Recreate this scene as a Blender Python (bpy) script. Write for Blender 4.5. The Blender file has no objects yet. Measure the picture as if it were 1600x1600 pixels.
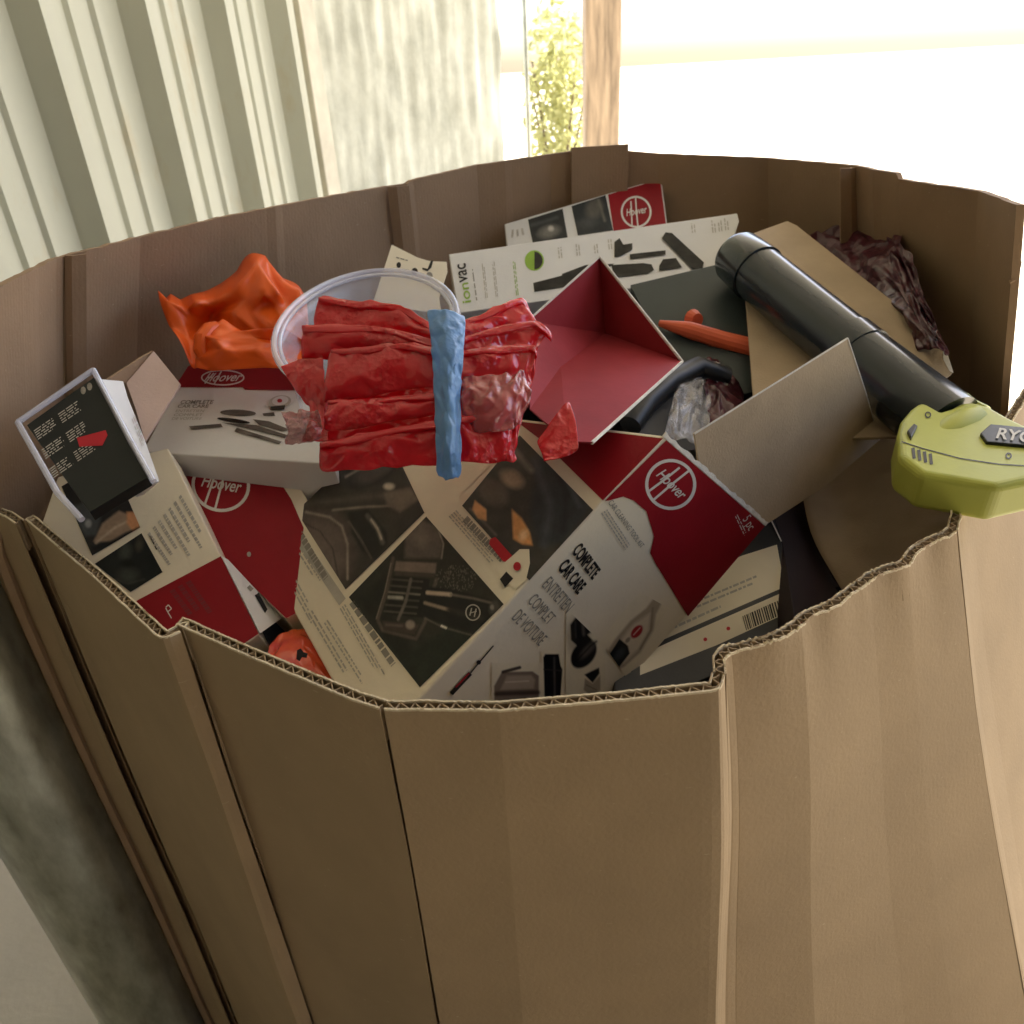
import bpy, bmesh, math, random
import numpy as np
from mathutils import Vector, noise
random.seed(7); rng = np.random.default_rng(7)
S = bpy.context.scene
COL = S.collection

# ------------------------------------------------------------------ camera
F = 1209.0                                   # focal length in photo pixels (photo is 1600 wide)
_dn = np.array([115., -2080., -F]); _dn /= np.linalg.norm(_dn)
_up = -_dn
_fw = np.array([0, 0, -1.]); _fw = _fw - _fw.dot(_up) * _up; _fw /= np.linalg.norm(_fw)
_rt = np.cross(_fw, _up)
R = np.array([_rt, _fw, _up])                # camera -> world
CAM = np.array([0, 0, 1.3])
cd = bpy.data.cameras.new('camera'); cam = bpy.data.objects.new('camera', cd); COL.objects.link(cam)
cd.sensor_width = 36; cd.lens = 36 * F / 1600; cd.clip_start = .02; cd.clip_end = 400
cd.dof.use_dof = True; cd.dof.focus_distance = .66; cd.dof.aperture_fstop = 11
from mathutils import Matrix
m4 = Matrix([[*R[0], CAM[0]], [*R[1], CAM[1]], [*R[2], CAM[2]], [0, 0, 0, 1]])
cam.matrix_world = m4; S.camera = cam

# ------------------------------------------------------------------ light
SUN_EL = math.radians(52); SUN_AZ = math.radians(40)      # azimuth from +Y towards +X
w = bpy.data.worlds.new("World"); S.world = w; w.use_nodes = True
nt = w.node_tree; bg = nt.nodes['Background']
sky = nt.nodes.new('ShaderNodeTexSky'); sky.sky_type = 'NISHITA'; sky.sun_disc = False
sky.sun_elevation = SUN_EL; sky.sun_rotation = SUN_AZ
sky.air_density = 1.0; sky.dust_density = 2.5; sky.ozone_density = 1.0
nt.links.new(sky.outputs[0], bg.inputs[0]); bg.inputs[1].default_value = .115
sd = bpy.data.lights.new('sun', 'SUN'); sd.energy = 5; sd.angle = math.radians(.5); sd.color = (1, .91, .77)
sun = bpy.data.objects.new('sun', sd); COL.objects.link(sun)
sdir = Vector((math.sin(SUN_AZ) * math.cos(SUN_EL), math.cos(SUN_AZ) * math.cos(SUN_EL), math.sin(SUN_EL)))
sun.rotation_euler = sdir.to_track_quat('Z', 'Y').to_euler(); sun.location = sdir * 20
S.view_settings.view_transform = 'Standard'; S.view_settings.look = 'None'
S.view_settings.exposure = 2.12; S.view_settings.gamma = 1; S.view_settings.use_curve_mapping = False
S.cycles.use_denoising = True; S.cycles.max_bounces = 8; S.cycles.transparent_max_bounces = 16
S.cycles.caustics_reflective = False; S.cycles.caustics_refractive = False
S.cycles.sample_clamp_indirect = 6

# ------------------------------------------------------------------ helpers
def ray(u, v): return R @ np.array([(u - 800) / F, -(v - 800) / F, -1.])
def P(u, v, t): return CAM + ray(u, v) * t
def PY(u, v, y):
    r = ray(u, v); return CAM + r * (y / r[1])
def PZ(u, v, z):
    r = ray(u, v); return CAM + r * ((z - 1.3) / r[2])
def px(p):
    c = R.T @ (np.array(p) - CAM); return (800 + F * c[0] / -c[2], 800 - F * c[1] / -c[2], -c[2])

def tag(o, label=None, cat=None, group=None, kind=None):
    if label: o['label'] = label
    if cat: o['category'] = cat
    if group: o['group'] = group
    if kind: o['kind'] = kind
    return o
def wbase(o):
    p = np.zeros(3)
    while o is not None:
        p = p + np.array(o.location); o = o.parent
    return p
def thing(name, loc, label, cat, group=None):
    o = bpy.data.objects.new(name, None); COL.objects.link(o); o.location = Vector(loc); o.empty_display_size = .05
    return tag(o, label, cat, group)
def mesh(name, verts, faces, mat, parent=None, smooth=False, bevel=0, solid=0, soff=0, loc=None, uv=None, subsurf=0):
    verts = np.array(verts, float)
    if parent is not None: base = wbase(parent)
    elif loc is not None: base = np.array(loc, float)
    else:
        base = verts.mean(0); base[2] = verts[:, 2].min()
    me = bpy.data.meshes.new(name); me.from_pydata([tuple(x) for x in verts - base], [], faces)
    me.materials.append(mat)
    if uv is not None:
        l = me.uv_layers.new(name='UVMap')
        vi = np.empty(len(me.loops), int); me.loops.foreach_get('vertex_index', vi)
        l.data.foreach_set('uv', np.array(uv)[vi].ravel())
    if smooth: me.polygons.foreach_set('use_smooth', [True] * len(me.polygons))
    o = bpy.data.objects.new(name, me); COL.objects.link(o)
    if parent is not None: o.parent = parent
    else: o.location = Vector(base)
    if solid:
        m = o.modifiers.new('s', 'SOLIDIFY'); m.thickness = solid; m.offset = soff
    if bevel:
        m = o.modifiers.new('b', 'BEVEL'); m.width = bevel; m.segments = 2; m.limit_method = 'ANGLE'; m.angle_limit = .5
        m.harden_normals = False
    if subsurf:
        m = o.modifiers.new('u', 'SUBSURF'); m.levels = subsurf; m.render_levels = subsurf
    return o

class Plane:
    def __init__(s, A, B, D):
        a, b, d = [P(*q) for q in (A, B, D)]
        n = np.cross(b - a, d - a); n /= np.linalg.norm(n)
        if n.dot(CAM - a) < 0: n = -n
        s.p, s.n = a, n
    @classmethod
    def pn(c, p, n):
        s = c.__new__(c); n = np.array(n) / np.linalg.norm(n)
        if n.dot(CAM - p) < 0: n = -n
        s.p, s.n = np.array(p), n; return s
    def hit(s, u, v, lift=0):
        r = ray(u, v); t = (s.p + s.n * lift - CAM).dot(s.n) / r.dot(s.n)
        return CAM + r * t
def slab(name, pl, poly, thick, mat, parent=None, bevel=.0008, label=None):
    """a flat board / carton whose near face is the polygon, real thickness away from the viewer side"""
    top = [pl.hit(*q) for q in poly]; bot = [p - pl.n * thick for p in top]
    n = len(poly); faces = [list(range(n)), list(range(2 * n - 1, n - 1, -1))]
    for i in range(n): faces.append([i, n + i, n + (i + 1) % n, (i + 1) % n][::-1])
    o = mesh(name, top + bot, faces, mat, parent, bevel=bevel)
    fix_normals(o)
    if label: o['label'] = label
    return o
def fix_normals(o):
    bm = bmesh.new(); bm.from_mesh(o.data); bmesh.ops.recalc_face_normals(bm, faces=bm.faces); bm.to_mesh(o.data); bm.free()
def decal(name, pl, polys, mat, parent, lift=.0004):
    """ink printed on a face: one or more thin polygons just proud of it"""
    if not isinstance(polys[0][0], (tuple, list)): polys = [polys]
    V, Fc = [], []
    for poly in polys:
        k = len(V); V += [pl.hit(q[0], q[1], lift) for q in poly]; Fc.append(list(range(k, k + len(poly))))
    return mesh(name, V, Fc, mat, parent)
def ellipse(cx, cy, a, b, ang=0, n=28, a0=0, a1=360):
    r = math.radians(ang); out = []
    for i in range(n):
        t = math.radians(a0 + (a1 - a0) * i / n)
        x, y = a * math.cos(t), b * math.sin(t)
        out.append((cx + x * math.cos(r) - y * math.sin(r), cy + x * math.sin(r) + y * math.cos(r)))
    return out
def ring(name, pl, cx, cy, a, b, wd, mat, parent, ang=0, lift=.0006, n=36):
    o_, i_ = ellipse(cx, cy, a, b, ang, n), ellipse(cx, cy, a - wd, b - wd, ang, n)
    polys = [[o_[i], o_[(i + 1) % n], i_[(i + 1) % n], i_[i]] for i in range(n)]
    return decal(name, pl, polys, mat, parent, lift)
def stroke(pts, wd):
    out = []
    for (x0, y0), (x1, y1) in zip(pts[:-1], pts[1:]):
        dx, dy = x1 - x0, y1 - y0; l = math.hypot(dx, dy) or 1; nx, ny = -dy / l * wd / 2, dx / l * wd / 2
        out.append([(x0 + nx, y0 + ny), (x1 + nx, y1 + ny), (x1 - nx, y1 - ny), (x0 - nx, y0 - ny)])
    return out
def text_on(name, pl, s, lb, rb, lt, mat, parent, lift=.0006, bold=0.0, shear=0):
    cu = bpy.data.curves.new(name, 'FONT'); cu.body = s; cu.offset = bold; cu.shear = shear
    o = bpy.data.objects.new(name, cu); COL.objects.link(o)
    dg = bpy.context.evaluated_depsgraph_get(); me0 = o.evaluated_get(dg).to_mesh()
    V = np.array([v.co[:] for v in me0.vertices]); Fc = [list(p.vertices) for p in me0.polygons]
    o.evaluated_get(dg).to_mesh_clear(); bpy.data.objects.remove(o); bpy.data.curves.remove(cu)
    x0, x1 = V[:, 0].min(), V[:, 0].max(); y0, y1 = 0.0, max(V[:, 1].max(), .1)
    O, A, B = pl.hit(*lb, lift), pl.hit(*rb, lift), pl.hit(*lt, lift)
    W = [O + (A - O) * ((x - x0) / (x1 - x0)) + (B - O) * ((y - y0) / (y1 - y0)) for x, y, _ in V]
    return mesh(name, W, Fc, mat, parent)
def fine_print(name, pl, q, rows, mat, parent, lift=.0005, fill=.42, seed=0, ragged=.3, words=15):
    """lines of small print too fine to read, inside the quad q = lb, rb, rt, lt (reading lb->rb)"""
    r = random.Random(seed); lb, rb, rt, lt = [np.array(x, float) for x in q]; polys = []
    for i in range(rows):
        f0 = (i + .5 - fill / 2) / rows; f1 = (i + .5 + fill / 2) / rows
        end = 1 - r.random() * ragged; x = 0
        while x < end:
            wd = min((.4 + r.random()) / words, end - x)
            g = lambda a, f: tuple((lb + (rb - lb) * a) * (1 - f) + (lt + (rt - lt) * a) * f)
            polys.append([g(x, f0), g(x + wd, f0), g(x + wd, f1), g(x, f1)]); x += wd + .25 / words
    return decal(name, pl, polys, mat, parent, lift)

def catmull(G, nu, nv):
    G = np.array(G, float)
    def up(A, n):
        A = np.concatenate([2 * A[:1] - A[1:2], A, 2 * A[-1:] - A[-2:-1]]); out = []
        for i in range(1, len(A) - 2):
            p0, p1, p2, p3 = A[i - 1], A[i], A[i + 1], A[i + 2]
            for k in range(n):
                t = k / n
                out.append(.5 * ((2 * p1) + (-p0 + p2) * t + (2 * p0 - 5 * p1 + 4 * p2 - p3) * t * t + (-p0 + 3 * p1 - 3 * p2 + p3) * t ** 3))
        out.append(A[-2]); return np.array(out)
    G = up(G, nu); G = np.swapaxes(up(np.swapaxes(G, 0, 1), nv), 0, 1); return G
def net(name, G, mat, parent=None, nu=8, nv=8, wrinkle=0, freq=(20, 20), solid=.0006, seed=0, smooth=True, tex=None, sharp=False, **k):
    """soft sheet through a grid of (u, v, depth) control points, with real wrinkles"""
    W = np.array([[P(*q) for q in row] for row in G]); W = catmull(W, nu, nv); nr, nc = W.shape[:2]
    dv = np.gradient(W, axis=0); du = np.gradient(W, axis=1); N = np.cross(du, dv); N /= (np.linalg.norm(N, axis=2, keepdims=True) + 1e-9)
    if wrinkle:
        for i in range(nr):
            for j in range(nc):
                p = Vector((j / nc * freq[0], i / nr * freq[1], seed * 7.3))
                a = noise.noise(p); b = noise.noise(p * 2.3 + Vector((5, 3, 1)))
                h = (1 - 2 * abs(a)) * .7 + b * .45 if sharp else a + b * .5
                W[i, j] += N[i, j] * h * wrinkle
    V = W.reshape(-1, 3); Fc = [[i * nc + j, i * nc + j + 1, (i + 1) * nc + j + 1, (i + 1) * nc + j] for i in range(nr - 1) for j in range(nc - 1)]
    uv = [(j / nc, i / nr) for i in range(nr) for j in range(nc)]
    return mesh(name, V, Fc, mat, parent, smooth=smooth, solid=solid, uv=uv, **k)
def film(name, G, mat, parent=None, nu=3, nv=3, amp=.0012, solid=.00035, seed=0, bend=0, **k):
    """thin plastic film: flat facets meeting in crisp creases"""
    rr = random.Random(seed); W = np.array([[P(*q) for q in row] for row in G]); W = catmull(W, nu, nv); nr, nc = W.shape[:2]
    dv = np.gradient(W, axis=0); du = np.gradient(W, axis=1); N = np.cross(du, dv); N /= (np.linalg.norm(N, axis=2, keepdims=True) + 1e-9)
    W2 = W.copy()
    for i in range(nr):
        for j in range(nc):
            e = .35 if i in (0, nr - 1) else 1
            W2[i, j] += N[i, j] * rr.uniform(-1, 1) * amp + du[i, j] * rr.uniform(-.3, .3) * e * (0 < j < nc - 1) + dv[i, j] * rr.uniform(-.3, .3) * (.5 if e < 1 else 1)
    V = W2.reshape(-1, 3); Fc = []
    for i in range(nr - 1):
        for j in range(nc - 1):
            a, b, c, d = i * nc + j, i * nc + j + 1, (i + 1) * nc + j + 1, (i + 1) * nc + j
            Fc += [[a, b, c], [a, c, d]] if rr.random() < .5 else [[a, b, d], [b, c, d]]
    o = mesh(name, V, Fc, mat, parent, smooth=True, subsurf=2); e = o.data.attributes.new('crease_edge', 'FLOAT', 'EDGE'); e.data.foreach_set('value', [rr.choice((0, 0, .75, .95)) for _ in range(len(o.data.edges))]); m = o.modifiers.new('s', 'SOLIDIFY'); m.thickness = solid; return o
def tube(name, pts, rad, mat, parent=None, n=24, cap=True, **k):
    pts = [np.array(p, float) for p in pts]; rad = rad if isinstance(rad, (list, tuple)) else [rad] * len(pts)
    V, Fc = [], []; prev = None
    for i, p in enumerate(pts):
        d = pts[min(i + 1, len(pts) - 1)] - pts[max(i - 1, 0)]; d /= np.linalg.norm(d)
        if prev is None: prev = np.cross(d, [0, 0, 1.]) if abs(d[2]) < .95 else np.array([1., 0, 0])
        x = prev - d * prev.dot(d); x /= np.linalg.norm(x); prev = x; y = np.cross(d, x)
        for j in range(n):
            a = 2 * math.pi * j / n; V.append(p + (x * math.cos(a) + y * math.sin(a)) * rad[i])
    for i in range(len(pts) - 1):
        for j in range(n): Fc.append([i * n + j, i * n + (j + 1) % n, (i + 1) * n + (j + 1) % n, (i + 1) * n + j])
    if cap: Fc += [list(range(n))[::-1], list(range((len(pts) - 1) * n, len(pts) * n))]
    o = mesh(name, V, Fc, mat, parent, smooth=True, **k); e = o.modifiers.new('e', 'EDGE_SPLIT'); e.split_angle = math.radians(24); return o

# ------------------------------------------------------------------ materials
def mat(name, col, rough=.6, var=.12, vscale=8, bump=0, bscale=200, stretch=None, metal=0, coat=0, trans=0, alpha=1, sub=0, ior=1.45, dark=None, uvw=None, spec=.5, coord='Object', translucent=None, crinkle=0, cscale=90):
    m = bpy.data.materials.new(name); m.use_nodes = True; t = m.node_tree; N = t.nodes; L = t.links
    b = N['Principled BSDF']; b.inputs['Roughness'].default_value = rough; b.inputs['Metallic'].default_value = metal
    b.inputs['Coat Weight'].default_value = coat; b.inputs['Coat Roughness'].default_value = .12
    b.inputs['Transmission Weight'].default_value = trans; b.inputs['Alpha'].default_value = alpha; b.inputs['IOR'].default_value = ior
    b.inputs['Specular IOR Level'].default_value = spec
    tc = N.new('ShaderNodeTexCoord'); mp = N.new('ShaderNodeMapping'); L.new(tc.outputs[coord], mp.inputs[0])
    if stretch: mp.inputs['Scale'].default_value = stretch
    n1 = N.new('ShaderNodeTexNoise'); n1.inputs['Scale'].default_value = vscale; n1.inputs['Detail'].default_value = 6; n1.inputs['Roughness'].default_value = .6
    L.new(mp.outputs[0], n1.inputs[0])
    cr = N.new('ShaderNodeValToRGB'); c = np.array(col)
    d = np.array(dark) if dark is not None else c * (1 - var * 2)
    cr.color_ramp.elements[0].position = .3; cr.color_ramp.elements[1].position = .7
    cr.color_ramp.elements[0].color = (*d, 1); cr.color_ramp.elements[1].color = (*np.clip(c * (1 + var * .5), 0, 1), 1)
    L.new(n1.outputs[0], cr.inputs[0]); L.new(cr.outputs[0], b.inputs['Base Color'])
    if bump:
        n2 = N.new('ShaderNodeTexNoise'); n2.inputs['Scale'].default_value = bscale; n2.inputs['Detail'].default_value = 4
        L.new(mp.outputs[0], n2.inputs[0]); bp = N.new('ShaderNodeBump'); bp.inputs['Strength'].default_value = bump; bp.inputs['Distance'].default_value = .002
        L.new(n2.outputs[0], bp.inputs['Height']); L.new(bp.outputs[0], b.inputs['Normal'])
        if coat: L.new(bp.outputs[0], b.inputs['Coat Normal'])
        if uvw:     # faint show-through of the fluting: fine vertical lines along the board (uv in metres)
            um = N.new('ShaderNodeUVMap'); wv = N.new('ShaderNodeTexWave'); wv.bands_direction = 'X'; wv.inputs['Scale'].default_value = uvw
            wv.inputs['Distortion'].default_value = .6; wv.inputs['Detail'].default_value = 1; L.new(um.outputs[0], wv.inputs[0])
            b2 = N.new('ShaderNodeBump'); b2.inputs['Strength'].default_value = .0 if 'outer' in name else .05; b2.inputs['Distance'].default_value = .0012
            L.new(wv.outputs[1], b2.inputs['Height']); L.new(bp.outputs[0], b2.inputs['Normal']); L.new(b2.outputs[0], b.inputs['Normal'])
            ns = N.new('ShaderNodeTexNoise'); ns.inputs['Scale'].default_value = 1; ns.inputs['Detail'].default_value = 5
            mm = N.new('ShaderNodeMapping'); mm.inputs['Scale'].default_value = (22, 16, 1); L.new(um.outputs[0], mm.inputs[0]); L.new(mm.outputs[0], ns.inputs[0])
            mx = N.new('ShaderNodeMix'); mx.data_type = 'RGBA'; mx.blend_type = 'MULTIPLY'; mx.inputs[0].default_value = .10
            rr = N.new('ShaderNodeValToRGB'); rr.color_ramp.elements[0].position = .3; rr.color_ramp.elements[0].color = (.6, .58, .55, 1); rr.color_ramp.elements[1].position = .6
            L.new(ns.outputs[0], rr.inputs[0]); L.new(cr.outputs[0], mx.inputs[6]); L.new(rr.outputs[0], mx.inputs[7]); 
            fn = N.new('ShaderNodeTexNoise'); fn.inputs['Scale'].default_value = 1; fn.inputs['Detail'].default_value = 3
            fm = N.new('ShaderNodeMapping'); fm.inputs['Scale'].default_value = (130, 420, 1); L.new(um.outputs[0], fm.inputs[0]); L.new(fm.outputs[0], fn.inputs[0])
            fr = N.new('ShaderNodeValToRGB'); fr.color_ramp.elements[0].position = .70; fr.color_ramp.elements[0].color = (0, 0, 0, 1); fr.color_ramp.elements[1].position = .76; fr.color_ramp.elements[1].color = (.55, .55, .55, 1)
            L.new(fn.outputs[0], fr.inputs[0]); fx = N.new('ShaderNodeMix'); fx.data_type = 'RGBA'; L.new(fr.outputs[0], fx.inputs[0]); L.new(mx.outputs[2], fx.inputs[6]); fx.inputs[7].default_value = (.62, .50, .34, 1)
            L.new(fx.outputs[2], b.inputs['Base Color'])
    if crinkle:      # crisp creases of thin film, in patches
        v = N.new('ShaderNodeTexVoronoi'); v.feature = 'F1'; v.inputs['Scale'].default_value = cscale; L.new(mp.outputs[0], v.inputs[0])
        v2 = N.new('ShaderNodeTexVoronoi'); v2.feature = 'F1'; v2.inputs['Scale'].default_value = cscale * 2.7; L.new(mp.outputs[0], v2.inputs[0])
        ad = N.new('ShaderNodeMath'); ad.operation = 'MULTIPLY_ADD'; ad.inputs[1].default_value = .35; L.new(v2.outputs[0], ad.inputs[0]); L.new(v.outputs[0], ad.inputs[2])
        mk = N.new('ShaderNodeTexNoise'); mk.inputs['Scale'].default_value = 22; L.new(mp.outputs[0], mk.inputs[0])
        mr = N.new('ShaderNodeMapRange'); mr.inputs[1].default_value = .42; mr.inputs[2].default_value = .62; mr.inputs[3].default_value = .12; mr.inputs[4].default_value = 1; L.new(mk.outputs[0], mr.inputs[0])
        mu = N.new('ShaderNodeMath'); mu.operation = 'MULTIPLY'; L.new(ad.outputs[0], mu.inputs[0]); L.new(mr.outputs[0], mu.inputs[1])
        b3 = N.new('ShaderNodeBump'); b3.inputs['Strength'].default_value = crinkle; b3.inputs['Distance'].default_value = .5 / cscale; L.new(mu.outputs[0], b3.inputs['Height'])
        L.new(b3.outputs[0], b.inputs['Normal']); L.new(b3.outputs[0], b.inputs['Coat Normal'])
    if translucent:
        tr = N.new('ShaderNodeBsdfTranslucent'); tr.inputs[0].default_value = (*translucent[0], 1)
        ms = N.new('ShaderNodeMixShader'); ms.inputs[0].default_value = translucent[1]
        L.new(b.outputs[0], ms.inputs[1]); L.new(tr.outputs[0], ms.inputs[2]); L.new(ms.outputs[0], N['Material Output'].inputs[0])
    return m
M = {}
M['kraft_out'] = mat('kraft_outer_liner', (.42, .30, .175), .85, .06, 5, .25, 260, uvw=66)
M['kraft_in'] = mat('kraft_inner_liner', (.36, .235, .14), .8, .10, 5, .25, 260, uvw=66)
M['kraft_cut'] = mat('kraft_cut_edge', (.78, .66, .46), .85, .12, 60, .3, 500)
M['kraft_flute'] = mat('kraft_fluting', (.46, .34, .21), .85, .1, 60)
M['kraft'] = mat('kraft_board', (.47, .36, .24), .75, .08, 12, .2, 400)
M['card'] = mat('white_coated_card', (.84, .76, .60), .55, .05, 10, .08, 300, spec=.25)
M['card_cool'] = mat('white_coated_card_cool', (.76, .75, .73), .5, .04, 10, .08, 300, spec=.3)
M['paper_edge'] = mat('torn_paper_edge', (.80, .76, .70), .8, .1, 100, .4, 600)
M['red'] = mat('red_coated_card', (.30, .010, .018), .5, .08, 14, .08, 300, spec=.2)
M['red_in'] = mat('red_carton_board', (.34, .035, .045), .65, .12, 10, .08, 200, spec=.15)
M['ink'] = mat('black_ink', (.03, .028, .028), .4, .1, 30, spec=.15)
M['ink_grey'] = mat('grey_ink', (.30, .28, .24), .45, .1, 60, spec=.15)
M['ink_pale'] = mat('pale_grey_ink', (.50, .47, .41), .45, .1, 60, spec=.15)
M['ink_white'] = mat('white_ink', (.75, .72, .68), .4, .05, 60, spec=.15)
M['ink_red'] = mat('red_ink', (.5, .03, .04), .4, .05, 60, spec=.15)
M['ink_green'] = mat('green_ink', (.30, .48, .07), .45, .05, 60, spec=.15)
M['photo_dark'] = mat('printed_photo_charcoal', (.035, .033, .028), .35, .35, 45, spec=.15)
M['photo_black'] = mat('printed_photo_black', (.018, .02, .02), .3, .3, 40, dark=(.05, .055, .05), spec=.15)
M['photo_mid'] = mat('printed_photo_grey', (.16, .14, .12), .35, .3, 38, spec=.15)
M['photo_light'] = mat('printed_photo_light', (.36, .32, .26), .35, .4, 90, spec=.15)
M['skin_print'] = mat('printed_photo_tan', (.55, .33, .19), .4, .15, 40, spec=.15)
M['orange'] = mat('orange_sheet_plastic', (1, .16, .015), .36, .03, 6, .05, 60, coat=.2, translucent=((1, .17, .01), .3))
M['orange_tool'] = mat('orange_moulded_plastic', (.85, .15, .06), .45)
M['film'] = mat('red_glossy_film', (.80, .018, .035), .13, .10, 14, .10, 55, coat=1, translucent=((1, .02, .03), .3), crinkle=.55, cscale=110)
M['film_clear'] = mat('pink_clear_film', (.55, .10, .11), .10, .2, 14, .4, 60, coat=1, alpha=.6, crinkle=1, cscale=150)
M['blue'] = mat('pale_blue_film', (.25, .5, .85), .3, .12, 20, .3, 70, coat=.3, translucent=((.3, .6, 1), .35), crinkle=.5, cscale=130)
M['clear'] = mat('clear_frosted_plastic', (.85, .86, .95), .12, .02, 10, coat=1, alpha=.26)
M['clear_rim'] = mat('clear_plastic_rim', (.80, .80, .92), .15, .03, 10, coat=.8, alpha=.5)
M['bag_clear'] = mat('clear_crinkled_bag', (.75, .75, .78), .15, .05, 10, .5, 60, coat=.8, alpha=.28, crinkle=.8, cscale=80)
M['black'] = mat('black_plastic', (.02, .022, .025), .4, .2, 12, .05, 200)
M['tube'] = mat('black_tube_plastic', (.022, .032, .042), .24, .15, 8, .03, 300, coat=.5)
M['lime'] = mat('lime_green_plastic', (.52, .55, .10), .42, .06, 8, .05, 300)
M['maroon'] = mat('maroon_film', (.10, .022, .035), .3, .2, 10, .2, 60, coat=.3, translucent=((.3, .04, .06), .15), crinkle=.5, cscale=45)
M['gap_shade'] = mat('gap_shade_film', (.015, .015, .017), .45, .2, 8, .3, 30)  # near black: shade of the gaps put into the colour
M['dark_card'] = mat('dark_coated_card', (.03, .03, .033), .42, .15, 10, .1, 200)
M['label_dark'] = mat('charcoal_printed_card', (.025, .027, .024), .5, .08, 8, spec=.2)
M['pinkcard'] = mat('pale_pink_board', (.62, .46, .40), .7, .08, 10, .1, 300)
def wall_metal():
    m = mat('painted_corrugated_steel', (.47, .475, .39), .45, .04, 2.0, .1, 30)
    t = m.node_tree; N = t.nodes; L = t.links; b = N['Principled BSDF']; old = b.inputs['Base Color'].links[0].from_socket
    tc = N.new('ShaderNodeTexCoord'); mp = N.new('ShaderNodeMapping'); mp.inputs['Scale'].default_value = (9, 9, 3.0); L.new(tc.outputs['Object'], mp.inputs[0])
    n = N.new('ShaderNodeTexNoise'); n.inputs['Scale'].default_value = 1.3; n.inputs['Detail'].default_value = 8; n.inputs['Roughness'].default_value = .7; L.new(mp.outputs[0], n.inputs[0])
    r = N.new('ShaderNodeValToRGB'); r.color_ramp.elements[0].position = .56; r.color_ramp.elements[0].color = (0, 0, 0, 1); r.color_ramp.elements[1].position = .75; r.color_ramp.elements[1].color = (.45, .45, .45, 1)
    L.new(n.outputs[0], r.inputs[0]); mx = N.new('ShaderNodeMix'); mx.data_type = 'RGBA'; L.new(r.outputs[0], mx.inputs[0]); L.new(old, mx.inputs[6]); mx.inputs[7].default_value = (.40, .29, .13, 1)
    L.new(mx.outputs[2], b.inputs['Base Color']); return m
M['steel_wall'] = wall_metal()
M['plaster'] = mat('stained_pale_render', (.72, .73, .64), .7, .1, 7, 1.0, 22, dark=(.42, .43, .36), stretch=(1, 1, .8))
M['concrete'] = mat('pale_concrete', (.60, .55, .45), .85, .12, 1.5, .4, 60)
M['galv'] = mat('galvanised_steel', (.55, .58, .52), .30, .2, 30, .15, 90, metal=.8, dark=(.28, .28, .23), stretch=(1, 1, .35))
M['trim'] = mat('wall_trim_steel', (.60, .56, .46), .5)
M['wood'] = mat('weathered_orange_wood', (.46, .34, .23), .7, .3, 5, .6, 40, stretch=(6, 6, .6))
M['leaf'] = mat('sunlit_leaf', (.42, .42, .20), .5, .2, 3, translucent=((.55, .55, .25), .5))
M['bark'] = mat('bark', (.16, .12, .08), .9, .2, 8, .5, 30)
M['roofing'] = mat('grey_roof_sheet', (.55, .54, .5), .7)

# printed photographs: a fine grid whose inks are laid down procedurally (flat print on the carton face)
def lin(c): c = np.array(c) / 255.; return np.where(c < .04, c / 12.9, ((c + .055) / 1.055) ** 2.4)
m_ = bpy.data.materials.new('printed_picture'); m_.use_nodes = True; _b = m_.node_tree.nodes['Principled BSDF']; _a = m_.node_tree.nodes.new('ShaderNodeVertexColor'); _a.layer_name = 'ink'
m_.node_tree.links.new(_a.outputs[0], _b.inputs['Base Color']); _b.inputs['Roughness'].default_value = .45; _b.inputs['Specular IOR Level'].default_value = .2; M['picture'] = m_
def seg_d(X, Y, a, b):
    ax, ay = a; dx, dy = b[0] - ax, b[1] - ay; t = np.clip(((X - ax) * dx + (Y - ay) * dy) / (dx * dx + dy * dy + 1e-9), 0, 1)
    return np.hypot(X - ax - t * dx, Y - ay - t * dy)
def poly_mask(X, Y, pts, soft):
    ins = np.zeros(X.shape, bool); d = np.full(X.shape, 1e9); n = len(pts)
    for i in range(n):
        a, b = pts[i], pts[(i + 1) % n]; d = np.minimum(d, seg_d(X, Y, a, b))
        c = ((a[1] > Y) != (b[1] > Y)) & (X < (b[0] - a[0]) * (Y - a[1]) / ((b[1] - a[1]) or 1e-9) + a[0]); ins ^= c
    return np.clip(.5 + np.where(ins, d, -d) / (2 * soft), 0, 1)
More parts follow.
